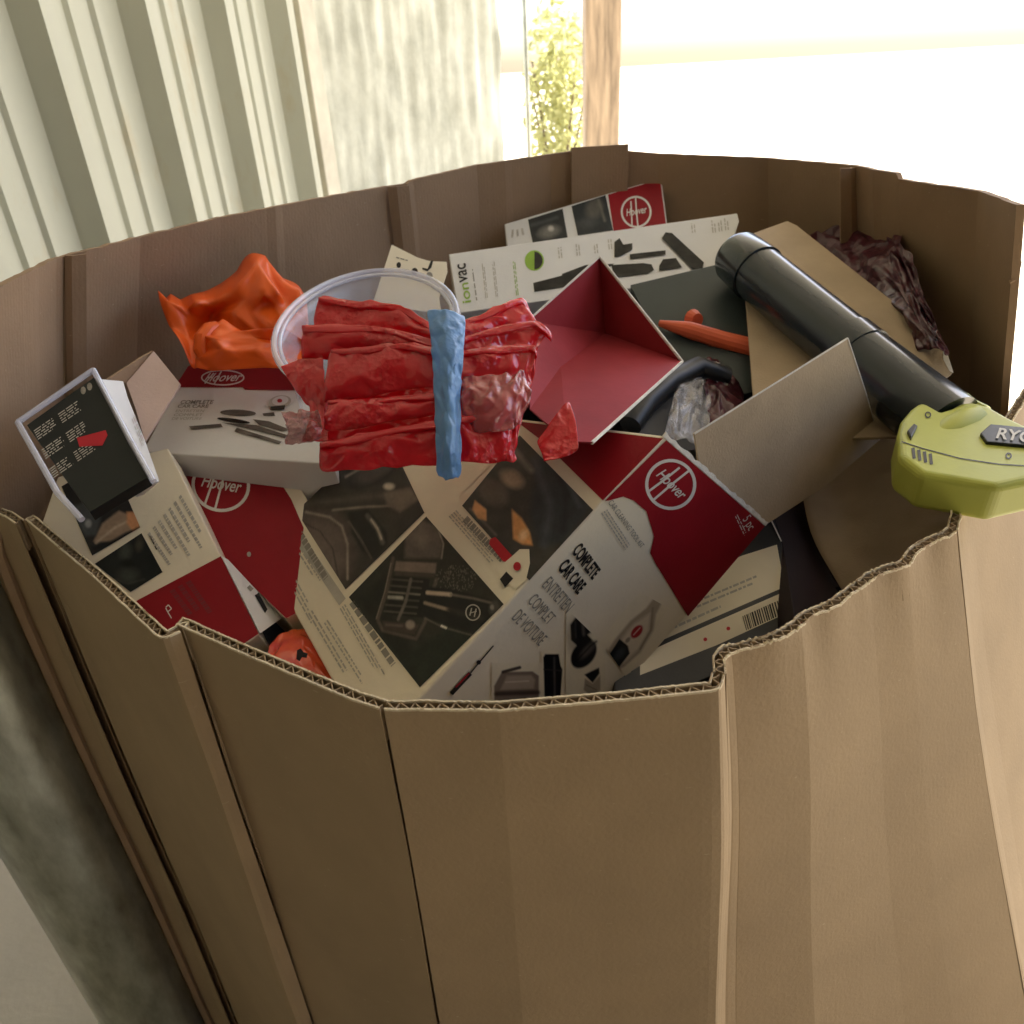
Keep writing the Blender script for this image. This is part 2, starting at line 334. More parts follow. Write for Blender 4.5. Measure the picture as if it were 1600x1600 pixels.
def picture(pl, quad, base, ops, parent, n=(84, 84), gain=1.15, lift=.0005, grain=.10, name='photo_print', seed=0):
    A, B, C_, D_ = [np.array(q, float) for q in quad]; fu, fv = np.meshgrid(np.linspace(0, 1, n[0]), np.linspace(0, 1, n[1]))
    UV = (A[None, None] * ((1 - fu) * (1 - fv))[..., None] + B * (fu * (1 - fv))[..., None] + C_ * (fu * fv)[..., None] + D_ * ((1 - fu) * fv)[..., None])
    X, Y = UV[..., 0], UV[..., 1]; col = np.ones(X.shape + (3,)) * lin(base)
    for op in ops:
        k = op[0]
        if k == 'p': m = poly_mask(X, Y, op[1], op[3]); c = op[2]
        elif k == 'e':
            _, cx, cy, a, b, an, c, soft = op; r = math.radians(an); x = (X - cx) * math.cos(r) + (Y - cy) * math.sin(r); y = -(X - cx) * math.sin(r) + (Y - cy) * math.cos(r)
            m = np.clip(.5 - (np.hypot(x / a, y / b) - 1) * min(a, b) / (2 * soft), 0, 1)
        elif k == 'l':
            _, pts, w_, c, soft = op; d = np.full(X.shape, 1e9)
            for a, b in zip(pts[:-1], pts[1:]): d = np.minimum(d, seg_d(X, Y, a, b))
            m = np.clip(.5 - (d - w_ / 2) / (2 * soft), 0, 1)
        elif k == 's':                                   # speckle
            _, cx, cy, a, b, c, th = op; m = ((rng.random(X.shape) > th) & (np.hypot((X - cx) / a, (Y - cy) / b) < 1)) * .8
        al = 1 if len(op) < 9 else 1
        col = col * (1 - m[..., None]) + lin(c) * m[..., None]
    g = np.array([[noise.noise(Vector((X[i, j] * .06, Y[i, j] * .06, seed))) + .6 * noise.noise(Vector((X[i, j] * .22, Y[i, j] * .22, seed + 5))) for j in range(n[0])] for i in range(n[1])])
    col = np.clip(col * gain * (1 + g[..., None] * grain * 2.5), 0, 1)
    V = [pl.hit(X[i, j], Y[i, j], lift) for i in range(n[1]) for j in range(n[0])]
    Fq = [[i * n[0] + j, i * n[0] + j + 1, (i + 1) * n[0] + j + 1, (i + 1) * n[0] + j] for i in range(n[1] - 1) for j in range(n[0] - 1)]
    o = mesh(name, V, Fq, M['picture'], parent, smooth=True)
    ca = o.data.color_attributes.new('ink', 'FLOAT_COLOR', 'POINT'); ca.data.foreach_set('color', np.concatenate([col.reshape(-1, 3), np.ones((len(V), 1))], 1).ravel()); return o

# ------------------------------------------------------------------ setting
gp = mesh('ground', [(-70, -40, 0), (70, -40, 0), (70, 120, 0), (-70, 120, 0)], [[0, 1, 2, 3]], M['concrete'], loc=(0, 0, 0)); tag(gp, kind='structure')
# canopy the bin stands under (overhead, out of the picture): one flat roof on posts
cx0, cx1, cy0, cy1, cz = -4.0, 2.5, -3.2, 5.0, 3.3
rf = thing('canopy', (0, 0, 0), 'flat sheet roof on posts above the cardboard bin', 'roof')
def boxv(x0, x1, y0, y1, z0, z1):
    v = [(x, y, z) for z in (z0, z1) for y in (y0, y1) for x in (x0, x1)]
    return v, [[0, 2, 3, 1], [4, 5, 7, 6], [0, 1, 5, 4], [2, 6, 7, 3], [0, 4, 6, 2], [1, 3, 7, 5]]
mesh('roof_sheet', *boxv(cx0, cx1, cy0, cy1, cz, cz + .08), M['roofing'], rf)
for q in ((cx0 + .1, cy0 + .1), (cx1 - .1, cy0 + .1), (cx1 - .1, 2.2)):
    mesh('post', *boxv(q[0] - .05, q[0] + .05, q[1] - .05, q[1] + .05, 0, cz - .002), M['galv'], rf)

mesh('light_blocker', *boxv(cx0 + .2, 1.7, -1.6, -1.5, .002, cz - .004), mat('dark_light_blocker', (.12, .10, .08), .8), rf)  # added unseen panel behind the camera, darkens the front of the bin
mesh('light_blocker', *boxv(2.40, 2.46, -1.6, .25, .002, cz - .004), bpy.data.materials['dark_light_blocker'], rf)  # added unseen side panel, blocks light from the open right
# ribbed steel wall on the left
P0 = np.array([-.967, 1.49]); dW = np.array([.0909, .2906]); pitch = np.linalg.norm(dW); dW /= pitch; nW = np.array([dW[1], -dW[0]])
prof = []
for k in range(-15, 5):
    if k == 4: prof += [(k * pitch - .04, 0), (k * pitch - .015, .055), (k * pitch + .02, .055), (k * pitch + .045, 0), (k * pitch + .10, 0)]; break
    b_ = k * pitch
    prof += [(b_ - .040, 0), (b_ - .016, .055), (b_ + .020, .055), (b_ + .046, 0)]
    for c_ in (.118, .190): prof += [(b_ + c_ - .016, 0), (b_ + c_ - .008, .009), (b_ + c_ + .008, .009), (b_ + c_ + .016, 0)]
wl = thing('corrugated_wall', (*P0, 0), 'cream painted ribbed steel wall with rust stains, left of the bin', 'wall')
lo = 0; cuts = [i for i, q in enumerate(prof) if abs((q[0] / pitch) % 3 - (-.040 / pitch) % 3) < 1e-3]
def wall_pt(q, z): return (*(P0 + dW * q[0] + nW * q[1]), z)
V, Fc = [], []
zs = [0, .6, 1.2, 1.8, 2.6, 3.2]
for z in zs:
    for q in prof: V.append(wall_pt(q, z))
n_ = len(prof)
for r_ in range(len(zs) - 1):
    for i in range(n_ - 1): Fc.append([r_ * n_ + i, r_ * n_ + i + 1, (r_ + 1) * n_ + i + 1, (r_ + 1) * n_ + i])
mesh('ribbed_sheet', V, Fc, M['steel_wall'], wl, solid=.001, soff=-1)
e0 = P0 + dW * (prof[-1][0] + .002)
tr = [(*(e0 + dW * a + nW * b), z) for z in (0, 3.2) for a, b in ((0, -.02), (.09, -.02), (.09, .03), (0, .03))]
o = mesh('corner_trim', tr, [[0, 1, 5, 4], [1, 2, 6, 5], [2, 3, 7, 6], [3, 0, 4, 7], [4, 5, 6, 7], [3, 2, 1, 0]], M['trim'], wl, bevel=.004); fix_normals(o)
e1 = e0 + dW * .10
# stained rendered wall beyond it
ex = PY(786, 205, e1[1] + .55)
a2 = np.array([ex[0], e1[1] + .55]); b2 = np.array(e1)
V = []; NX, NZ = 60, 60
dd = a2 - b2; nn = np.array([dd[1], -dd[0]]) / np.linalg.norm(dd)
for i in range(NZ + 1):
    for j in range(NX + 1):
        z = 3.2 * i / NZ; h = noise.noise(Vector((j * .35, i * .22, 3))) * .012 + noise.noise(Vector((j * .9, i * .5, 9))) * .006
        q = b2 + dd * j / NX + nn * h; V.append((*q, z))
Fc = [[i * (NX + 1) + j, i * (NX + 1) + j + 1, (i + 1) * (NX + 1) + j + 1, (i + 1) * (NX + 1) + j] for i in range(NZ) for j in range(NX)]
o = mesh('rendered_wall', V, Fc, M['plaster'], solid=.12, soff=-1, smooth=True); tag(o, 'pale stained rough rendered wall beyond the ribbed steel wall', 'wall')

# post, bush and timber post in the sun behind
q = PY(826, 215, 4.4); o = tube('pole', [(q[0], q[1], 0), (q[0], q[1], 3)], .012, M['galv'], n=10); tag(o, 'thin grey pole standing in the sun right of the rendered wall', 'pole')
q0, q1 = PY(915, 215, 6.0), PY(968, 215, 6.0)
o = mesh('timber_post', *boxv(q0[0], q1[0], 6.0, 6.22, 0, 2.6), M['wood'], bevel=.01); tag(o, 'square orange brown timber post standing behind the bin', 'post')
q = PY(872, 215, 7.5)
bt = thing('bush', (q[0], 7.5, 0), 'sunlit yellow green bush beside the timber post', 'bush')
for i in range(5):
    a = i * 1.3; tube('stem', [(q[0], 7.5, 0), (q[0] + .12 * math.cos(a), 7.5 + .12 * math.sin(a), .5), (q[0] + .3 * math.cos(a), 7.5 + .3 * math.sin(a), 1.3)], [.02, .014, .006], M['bark'], bt, n=6)
V, Fc = [], []
for i in range(1500):
    th = random.random() * 6.28; ph = math.acos(2 * random.random() - 1); r_ = random.random() ** .4
    c = np.array([q[0] + .30 * r_ * math.sin(ph) * math.cos(th), 7.5 + .4 * r_ * math.sin(ph) * math.sin(th), 1.0 + .8 * r_ * math.cos(ph)])
    a = rng.normal(size=3); a /= np.linalg.norm(a); b = np.cross(a, rng.normal(size=3)); b /= np.linalg.norm(b); k = len(V)
    V += [c - a * .05, c + b * .02, c + a * .05, c - b * .02]; Fc.append([k, k + 1, k + 2, k + 3])
tag(mesh('foliage', V, Fc, M['leaf'], bt), kind='stuff')

# galvanised pipe at lower left
pa = PZ(-40, 1010, 0.62)
gpipe = thing('steel_bollard', (-.595, .67, 0), 'stained galvanised steel pipe standing against the left side of the bin', 'bollard')
tube('pipe', [(-.595, .67, 0), (-.595, .67, .98)], .070, M['galv'], gpipe, n=48)
tube('cap', [(-.595, .67, .9805), (-.595, .67, .99), (-.595, .67, 1.0)], [.072, .072, .055], M['galv'], gpipe, n=48)

# ------------------------------------------------------------------ the big cardboard bin
binr = thing('cardboard_bin', (0, .85, 0), 'tall brown many-sided cardboard bin full of boxed goods, cut low in front', 'cardboard bin')
back = [(-24, 460, .640), (35, 430, .70), (88, 404, .785), (100, 400, .80), (135, 392, .82), (220, 370, .90), (345, 340, .99), (480, 313, 1.09), (598, 292, 1.19), (606, 291, 1.198),
        (636, 287, 1.21), (645, 281, 1.22), (745, 258, 1.29), (860, 241, 1.335), (893, 236, 1.34), (980, 236, 1.345), (1030, 240, 1.34), (1200, 247, 1.27), (1330, 258, 1.12), (1400, 271, 1.03),
        (1404, 280, 1.025), (1528, 298, .90), (1588, 320, .79)]
bpts = np.array([PY(*b) for b in back])
cen = np.array([.04, .80])
def sample(pts, step):
    out = []; L = 0; acc = [0]
    for a, b in zip(pts[:-1], pts[1:]): acc.append(acc[-1] + np.linalg.norm((b - a)[:2]))
    n = max(2, int(acc[-1] / step)); s = np.linspace(0, acc[-1], n + 1)
    s = np.unique(np.concatenate([s, acc])); return s, np.array([np.interp(s, acc, pts[:, k]) for k in range(3)]).T, acc
def path_normals(Q):
    d = np.gradient(Q[:, :2], axis=0); n = np.stack([-d[:, 1], d[:, 0]], 1); n /= np.linalg.norm(n, axis=1, keepdims=True)
    if np.sum((Q[:, :2] - cen) * n) < 0: n = -n
    for _ in range(5):
        n[1:-1] = (n[:-2] + 2 * n[1:-1] + n[2:]) / 4; n /= np.linalg.norm(n, axis=1, keepdims=True)
    return n                                            # pointing outward
UND = {'on': False, 'o': 0}
def und(x, dz):
    if not UND['on']: return 0
    return noise.noise(Vector(((x - UND['o']) * 28, 3, 4))) * .0045 * math.exp(-max(dz, 0) / .035)
def lean(q, dz):
    k = min(max((q[0] - .25) / .25, 0), 1); kl = min(max((-q[0] - .15) / .25, 0), 1); return np.array([.21 * k * dz - .32 * kl * min(dz, .26), 0])
def board(name, Q, s, parent, offs, mat_, z0=.0, rows=14, thick=.0006, bulge=None, jag=0, seed=0, flare=None, groove=()):
    n = path_normals(Q); V = []; uv = []; nc = len(Q)
    for i in range(rows + 1):
        f = i / rows
        for j in range(nc):
            zt = Q[j, 2] + (noise.noise(Vector((s[j] * 60, seed, 1))) * jag + noise.noise(Vector((s[j] * 300, seed, 4))) * jag * .5)
            z = z0 + (zt - z0) * (1 - (1 - f) ** 1.5)
            dz = max(Q[j, 2] - z, 0)
            off = offs + noise.noise(Vector((s[j] * 3, z * 2.2, 5))) * .010 * min(1, dz * 6)
            off += und(s[j], dz)
            for g, dp in groove: off += dp * math.exp(-((s[j] - g) / .006) ** 2)
            p = Q[j, :2] + n[j] * off
            if flare is not None: p = p + flare(Q[j], dz)
            V.append((p[0], p[1], z)); uv.append((s[j], z))
    Fc = [[i * nc + j, i * nc + j + 1, (i + 1) * nc + j + 1, (i + 1) * nc + j] for i in range(rows) for j in range(nc - 1)]
    return V, Fc, uv
def join(parts):
    V, Fc, UV = [], [], []
    for v, f, u in parts:
        k = len(V); V += list(v); Fc += [[a + k for a in q] for q in f]; UV += list(u)
    return V, Fc, UV
def two_skins(Q, s, o1, o2, z0, **k):
    """closed board: outer skin at o1, inner skin at o2 and strips joining them along top, bottom and ends"""
    va, fa, ua = board('', Q, s, None, o1, None, z0, **k); vb, fb, ub = board('', Q, s, None, o2, None, z0, **k)
    n = len(va); nc = len(Q); nr = n // nc; F2 = fa + [[a + n for a in q[::-1]] for q in fb]
    rim = [(nr - 1) * nc + j for j in range(nc)]; bot = list(range(nc)); e0 = [i * nc for i in range(nr)]; e1 = [i * nc + nc - 1 for i in range(nr)]
    for line in (rim, bot, e0, e1):
        for a, b in zip(line[:-1], line[1:]): F2.append([a, b, b + n, a + n])
    return list(va) + list(vb), F2, list(ua) + list(ub)
# back panels (uncut height): groups of the polyline between the big creases
groups = [(0, 3), (3, 4), (4, 8), (8, 11), (11, 14), (14, 18), (18, 20), (20, 22)]
run = 0
for gi, (a, b) in enumerate(groups):
    pts = bpts[a:b + 1]; s, Q, acc = sample(pts, .012); s = s + run; run += acc[-1]
    if gi:                                               # 2 mm gap at a crease reads as a dark score line
        pass
    v, f, u = two_skins(Q, s, .008, 0, .0, jag=.0012, seed=gi, flare=lean, groove=[((s[0] + s[-1]) / 2 + .02 * (gi % 3), -.0025)] if gi in (0, 2, 4, 6) else [])
    o = mesh('back_panel', v, f, M['kraft_in'], binr, smooth=False, uv=u); fix_normals(o)
# glue flap lapped over the inside of the back wall, and narrow fold ribs beside creases
for (ua, ub, dz) in ((893, 982, .006), ):
    pts = np.array([PY(ua, 234, 1.325), PY((ua + ub) / 2, 232, 1.33), PY(ub, 234, 1.33)]); pts[:, 2] = bpts[14, 2] + .006
    s, Q, _ = sample(pts, .01); v, f, u = two_skins(Q, s + 3, .005, 0, .3, jag=.0008, seed=40); o = mesh('lap_flap', v, f, M['kraft_in'], binr, uv=u); fix_normals(o)
for (ua, va, y) in ((118, 398, .805), (622, 291, 1.195), (1330, 262, 1.112)):
    p0 = PY(ua - 17, va + 1, y - .006); p1 = PY(ua + 17, va - 1, y + .004)
    pts = np.array([p0, (p0 + p1) / 2 + np.array([-.002, -.004, 0]), p1]); s, Q, _ = sample(pts, .004)
    v, f, u = two_skins(Q, s + 5, .003, 0, .3, jag=.0006, seed=50, flare=lean); o = mesh('fold_rib', v, f, M['kraft_in'], binr, uv=u); fix_normals(o)

# front panels: double-wall board with the cut edge showing its fluting
ZR = .96
front = [(-70, 770), (20, 800), (38, 812), (52, 804), (160, 893), (262, 986), (272, 980), (285, 964), (400, 1014), (560, 1080), (604, 1094), (780, 1096), (960, 1081), (1108, 1066), (1112, 1050), (1116, 1026), (1132, 1014),
         (1240, 971), (1300, 932), (1345, 902), (1400, 872), (1478, 824), (1484, 806), (1481, 788), (1500, 752), (1560, 668), (1596, 612), (1640, 560)]
fp = np.array([PZ(u, v, ZR) for u, v in front])
cutf = [0, 2, 6, 10, 14, 21, 24, 27]
def flare(q, dz):
    k = min(max((q[0] - .05) / .3, 0), 1); return np.array([.34 * k * dz, -.05 * k * dz])
TH = .0080
run = 0
for gi, (a, b) in enumerate(zip(cutf[:-1], cutf[1:])):
    pts = fp[a:b + 1]; s, Q, acc = sample(pts, .0045)
    # soften the crumple on the right-hand panels
    rough_ = .0035 if gi in (4, 5, 6) else .0012
    Qr = Q.copy(); 
    for j in range(len(Qr)):
        if gi in (4, 5): 
            pass
    Q = Qr; gs = [(g - 0, d) for g, d in ([(acc[-1] * .5, 0)])]
    pan = bpy.data.objects.new('front_panel', None)
    UND['on'] = gi in (4, 5)
    sk = [two_skins(Q, s + run, TH, TH - .0007, 0, jag=rough_, seed=gi + 60, rows=18, flare=flare),
          two_skins(Q, s + run, .0007, 0, 0, jag=rough_, seed=gi + 80, rows=18, flare=flare)]
    v, f, u = join(sk); pan = mesh('front_panel', v, f, M['kraft_out'], binr, smooth=False, uv=u); fix_normals(pan)
    # pale raw rim of each liner
    fine = np.arange(0, acc[-1], .0011); Qf = np.array([np.interp(fine, s, Q[:, k]) for k in range(3)]).T; nf = path_normals(Qf)
    # smooth normals so flutes do not cross at bends
    for _ in range(6): nf[1:-1] = (nf[:-2] + nf[1:-1] * 2 + nf[2:]) / 4; nf /= np.linalg.norm(nf, axis=1, keepdims=True)
    def strip(offa, z_top_off, depth, seed):
        V, Fq = [], []; n = len(fine)
        for i in range(3):
            for j in range(n):
                zt = ZR + z_top_off + noise.noise(Vector(((fine[j] + 0) * 60, seed, 1))) * rough_ * .9 + noise.noise(Vector((fine[j] * 400, seed, 2))) * rough_ * .6
                p = Qf[j, :2] + nf[j] * (offa(j, fine[j] + run) + und(fine[j] + run, 0)); zz = zt - depth * i / 2
                p = p + flare(Qf[j], ZR - zz) if zz < ZR else p
                V.append((p[0], p[1], zz))
        return V, [[i * n + j, i * n + j + 1, (i + 1) * n + j + 1, (i + 1) * n + j] for i in range(2) for j in range(n - 1)], [(0, 0)] * (3 * n)
    crush = (lambda x: 1 - .3 * max(0, noise.noise(Vector((x * 9, 1, 2))) + .1)) if gi in (4, 5) else (lambda x: 1)
    def saw(x):
        f = (x / .0086) % 1.0; return f / .74 if f < .74 else 1 - (f - .74) / .26
    v, f, u = strip(lambda j, x: .0010 + (TH - .0022) * saw(x + .0012 * noise.noise(Vector((x * 90, 2, 7)))) * crush(x), -.0006, .03, 90)
    mesh('fluting', v, f, M['kraft_flute'], pan, solid=.0007)
    v, f, u = join([strip(lambda j, x, c=c: c, .0005, .0016, 92 + i) for i, c in enumerate((.0005, TH - .0005))])
    mesh('cut_rim', v, f, M['kraft_cut'], pan, solid=.0013)
    UND['on'] = False; run += acc[-1]
# small torn tab on the right edge and floor of the bin
pl = Plane((1585, 405, .80), (1600, 408, .80), (1585, 440, .79))
slab('torn_tab', pl, [(1583, 410), (1598, 407), (1592, 436), (1581, 440)], .005, M['kraft_in'], binr)
V = [(p[0] * .97, .85 + (p[1] - .85) * .97, .012) for p in np.concatenate([bpts[:, :3], fp[::-1]])]
mesh('bin_floor', V, [list(range(len(V)))], M['kraft_in'], binr)
# dark crumpled sheet added under the goods, standing in for shade in the gaps
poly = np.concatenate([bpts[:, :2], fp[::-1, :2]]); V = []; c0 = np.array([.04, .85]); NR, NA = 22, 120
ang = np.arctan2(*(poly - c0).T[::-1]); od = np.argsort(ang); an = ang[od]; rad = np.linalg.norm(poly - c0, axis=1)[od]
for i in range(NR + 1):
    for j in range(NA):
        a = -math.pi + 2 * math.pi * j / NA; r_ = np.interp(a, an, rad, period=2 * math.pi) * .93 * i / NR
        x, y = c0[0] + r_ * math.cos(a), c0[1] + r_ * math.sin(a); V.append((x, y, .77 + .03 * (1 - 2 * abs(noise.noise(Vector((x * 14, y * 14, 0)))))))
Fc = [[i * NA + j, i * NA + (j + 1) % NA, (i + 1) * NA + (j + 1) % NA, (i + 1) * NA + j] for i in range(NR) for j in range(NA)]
o = mesh('gap_shade_sheet', V, Fc, M['gap_shade'], smooth=True, solid=.001); tag(o, 'added black crumpled plastic sheet deep in the bin, standing in for the shade between boxes', 'plastic sheet')

# ------------------------------------------------------------------ logo used on the red cartons
def round_logo(pl, cx, cy, a, b, ang, parent, mt='ink_white', wd=4, sc=1.0):
    ring('round_emblem', pl, cx, cy, a, b, wd * sc, M[mt], parent, ang)
    r = math.radians(ang); T = lambda x, y: (cx + a * x * math.cos(r) - b * y * math.sin(r), cy + a * x * math.sin(r) + b * y * math.cos(r))
    text_on('emblem_lettering', pl, 'Hoover', T(-.66, .16), T(.72, .16), T(-.66, -.28), M[mt], parent, lift=.0008, bold=.012, shear=.3)
    decal('emblem_strokes', pl, stroke([T(-.42, .80), T(-.30, 0), T(-.22, -.72)], wd * .7) + stroke([T(-.05, .9), T(.02, 0), T(.12, -.86)], wd * .7), M[mt], parent, lift=.0007)

# ------------------------------------------------------------------ big car care carton in front
a_c = np.array([-890., 840., -1209.]); b_c = np.array([.685, .728, -.10]); b_c /= np.linalg.norm(b_c); a_c -= a_c.dot(b_c) * b_c; a_c /= np.linalg.norm(a_c)
aW, bW = R @ a_c, R @ b_c; nWd = np.cross(aW, bW); nWd /= np.linalg.norm(nWd)
F0 = P(820, 914, .575)
plA = Plane.pn(F0, nWd); plB = Plane.pn(F0, aW)
if nWd.dot(plA.n) > 0: nWd = -nWd                       # depth direction of the carton, away from viewer
def onfold(u, v):                                        # point of the fold edge nearest to the pixel ray
    r = ray(u, v); A_ = np.array([bW, -r]).T; s_ = np.linalg.lstsq(A_, CAM - F0, rcond=None)[0]; return F0 + bW * s_[0]
K = onfold(577, 1171); Nn = onfold(1040, 683); Lc = plA.hit(400, 850); Mt = plA.hit(735, 645)
q = plB.hit(1075, 965); wB = (q - F0).dot(nWd)
print('carton: a', np.linalg.norm(Lc - K), 'b', np.linalg.norm(Nn - K), 'n', wB, 'px corner', px(K + nWd * wB), px(Nn + nWd * wB), px(Mt), px(Lc), 'Kw', K, 'Lw', Lc)
ct = thing('car_care_carton', ((K + Lc) / 2)[:3] + np.array([0, 0, -.1]), 'largest cream and dark red carton, with car seat photos on its upper face', 'carton', 'car care cartons')
tB = plB.hit(1197, 820); V = [K, Lc, Mt, Nn, K + nWd * wB, Lc + nWd * wB, Mt + nWd * wB, tB]
o = mesh('carton_body', V, [[0, 1, 2, 3], [7, 6, 5, 4], [0, 3, 7, 4], [1, 5, 6, 2], [0, 4, 5, 1], [3, 2, 6, 7]], M['card'], ct, bevel=.002); fix_normals(o)
# photos on the upper face
decal('red_band', plA, [(942, 782), (846, 688), (806, 658), (1036, 685)], M['red'], ct)
G1, G2, G3, DK = (98, 88, 80), (126, 114, 102), (160, 146, 128), (34, 34, 30)
picture(plA, [(600, 668), (663, 801), (540, 921), (463, 799)], (62, 58, 52), [
    ('e', 505, 850, 60, 46, 60, (88, 78, 72), 10), ('e', 500, 862, 40, 34, 60, (106, 95, 88), 14), ('l', [(478, 800), (515, 808), (534, 822), (543, 850), (543, 905)], 3, (150, 140, 128), 1.5),
    ('l', [(470, 815), (500, 830), (520, 858), (528, 900)], 1.5, (48, 44, 40), 1.5), ('p', [(543, 800), (575, 795), (604, 832), (606, 850), (586, 874), (566, 862), (550, 835)], (40, 40, 36), 2),
    ('l', [(574, 806), (590, 826), (598, 848)], 7, (92, 88, 80), 2), ('l', [(580, 812), (590, 826), (596, 842)], 3, (176, 166, 150), 1.2), ('l', [(545, 815), (565, 845), (580, 872)], 2, (104, 95, 86), 1.5),
    ('l', [(480, 788), (560, 778), (640, 770)], 9, (84, 78, 70), 4), ('l', [(520, 797), (570, 792), (625, 790)], 3, (130, 120, 106), 1.2), ('p', [(600, 770), (640, 762), (655, 780), (625, 800), (605, 790)], (110, 100, 88), 3),
    ('e', 585, 735, 46, 22, -30, (44, 42, 38), 4), ('e', 585, 735, 34, 14, -30, (76, 70, 64), 4), ('l', [(540, 745), (585, 720), (620, 700)], 3, (130, 120, 108), 1.5), ('e', 608, 760, 8, 5, 0, (190, 180, 160), 2)], ct, seed=1)
picture(plA, [(666, 807), (787, 944), (656, 1074), (545, 933)], (50, 49, 43), [
    ('p', [(560, 935), (600, 900), (615, 960), (640, 1010), (665, 1068), (648, 1074)], (38, 40, 34), 6), ('p', [(640, 1020), (720, 970), (740, 1000), (660, 1074)], (40, 44, 37), 5),
    ('p', [(634, 828), (660, 812), (683, 824), (692, 850), (688, 872), (632, 872)], (92, 84, 77), 3), ('e', 660, 838, 20, 16, 0, (108, 98, 90), 8), ('l', [(684, 826), (693, 850), (690, 872)], 2, (140, 130, 120), 1),
    ('p', [(619, 877), (682, 880), (680, 896), (616, 892)], (120, 106, 96), 1.5), ('p', [(618, 893), (680, 897), (678, 902), (617, 899)], (70, 62, 56), 1.5),
    ('l', [(614, 872), (604, 925), (590, 968), (598, 985), (650, 998), (664, 972), (676, 925), (682, 905)], 5, (88, 78, 70), 1.5), ('l', [(611, 880), (601, 925), (588, 966)], 1.2, (140, 128, 114), .8),
    ('p', [(615, 900), (672, 905), (660, 965), (602, 960)], (30, 31, 27), 1)] +
    [('l', [(612 - 2.3 * k, 905 + 10 * k), (660 - 2.0 * k, 909 + 10 * k)], 2.6, (82, 76, 68) if k != 2 else (120, 114, 102), .8) for k in range(6)] +
    [('l', [(608, 933), (628, 934)], 5, (150, 148, 136), 1), ('l', [(642, 905), (634, 940), (622, 968)], 4.5, (104, 96, 88), 1), ('p', [(597, 970), (655, 976), (648, 992), (600, 984)], (70, 60, 54), 1.5), ('l', [(604, 976), (628, 978)], 4, (96, 84, 76), 1), ('e', 641, 976, 7, 7, 0, (146, 134, 122), 2),
     ('s', 712, 905, 32, 22, (104, 98, 88), .78), ('p', [(660, 916), (706, 920), (770, 938), (784, 950), (752, 986), (742, 990), (700, 978), (658, 962)], (34, 34, 31), 1.5),
     ('l', [(668, 926), (704, 929)], 6, (186, 168, 148), 1), ('l', [(704, 929), (740, 935), (768, 942)], 3, (112, 102, 92), 1.5), ('l', [(664, 942), (702, 953)], 5, (150, 134, 116), 1), ('l', [(702, 953), (752, 966)], 8, (52, 48, 44), 3),
     ('e', 772, 950, 8, 11, 20, (72, 68, 62), 2), ('e', 769, 949, 3, 4, 0, (130, 124, 116), 1), ('l', [(664, 966), (692, 980), (742, 994)], 2, (104, 96, 86), 1), ('l', [(690, 978), (697, 981)], 3, (220, 214, 200), .8)], ct, n=(110, 110), seed=2)
ring('emblem_print', plA, 739, 957, 12, 13, 2.0, M['ink_pale'], ct, lift=.0010)
decal('emblem_print', plA, stroke([(734, 962), (737, 950)], 2) + stroke([(741, 964), (744, 951)], 2) + stroke([(734, 958), (745, 955)], 1.4), M['ink_pale'], ct, .0011)
picture(plA, [(812, 680), (927, 797), (827, 907), (722, 790)], (66, 64, 60), [
    ('p', [(840, 700), (880, 690), (930, 790), (880, 850), (840, 850), (828, 800)], (54, 58, 62), 6), ('l', [(835, 720), (860, 790), (850, 850)], 10, (76, 80, 84), 6), ('l', [(862, 715), (885, 770), (880, 830)], 7, (40, 44, 48), 5), ('l', [(885, 745), (905, 790)], 6, (82, 86, 90), 4),
    ('e', 770, 770, 26, 18, 40, (96, 90, 82), 5), ('l', [(735, 795), (760, 820), (775, 836)], 3, (110, 104, 96), 2), ('p', [(742, 782), (760, 796), (760, 814), (747, 810), (738, 796)], (206, 160, 112), 1.5),
    ('p', [(800, 796), (815, 810), (828, 832), (832, 852), (816, 850), (802, 842)], (206, 150, 96), 2), ('e', 818, 836, 6, 9, 30, (226, 190, 146), 3), ('e', 800, 748, 18, 12, 30, (150, 136, 116), 5), ('l', [(800, 700), (830, 735)], 8, (120, 116, 108), 4)], ct, n=(100, 100), seed=3)
decal('photo_divider', plA, [(722, 762), (727, 766), (800, 692), (795, 688)], M['card'], ct, .0007)
shapes = lambda nm, pl, lst, par, base=.0006: [decal(nm, pl, poly, M[mt], par, base + .00015 * (i % 7)) for i, (mt, poly) in enumerate(lst)]
shapes('price_picture', plA, [('ink_red', [(766, 842), (774, 839), (800, 868), (794, 879), (786, 877), (764, 850)]),
    ('card', [(800, 869), (812, 858), (827, 858), (828, 880), (822, 906), (806, 921), (785, 905), (775, 890)]), ('ink', [(781, 905), (791, 893), (802, 904), (789, 918)])], ct, .0009)
decal('emblem_print', plA, ellipse(808, 885, 6, 7), M['ink_red'], ct, .0024)
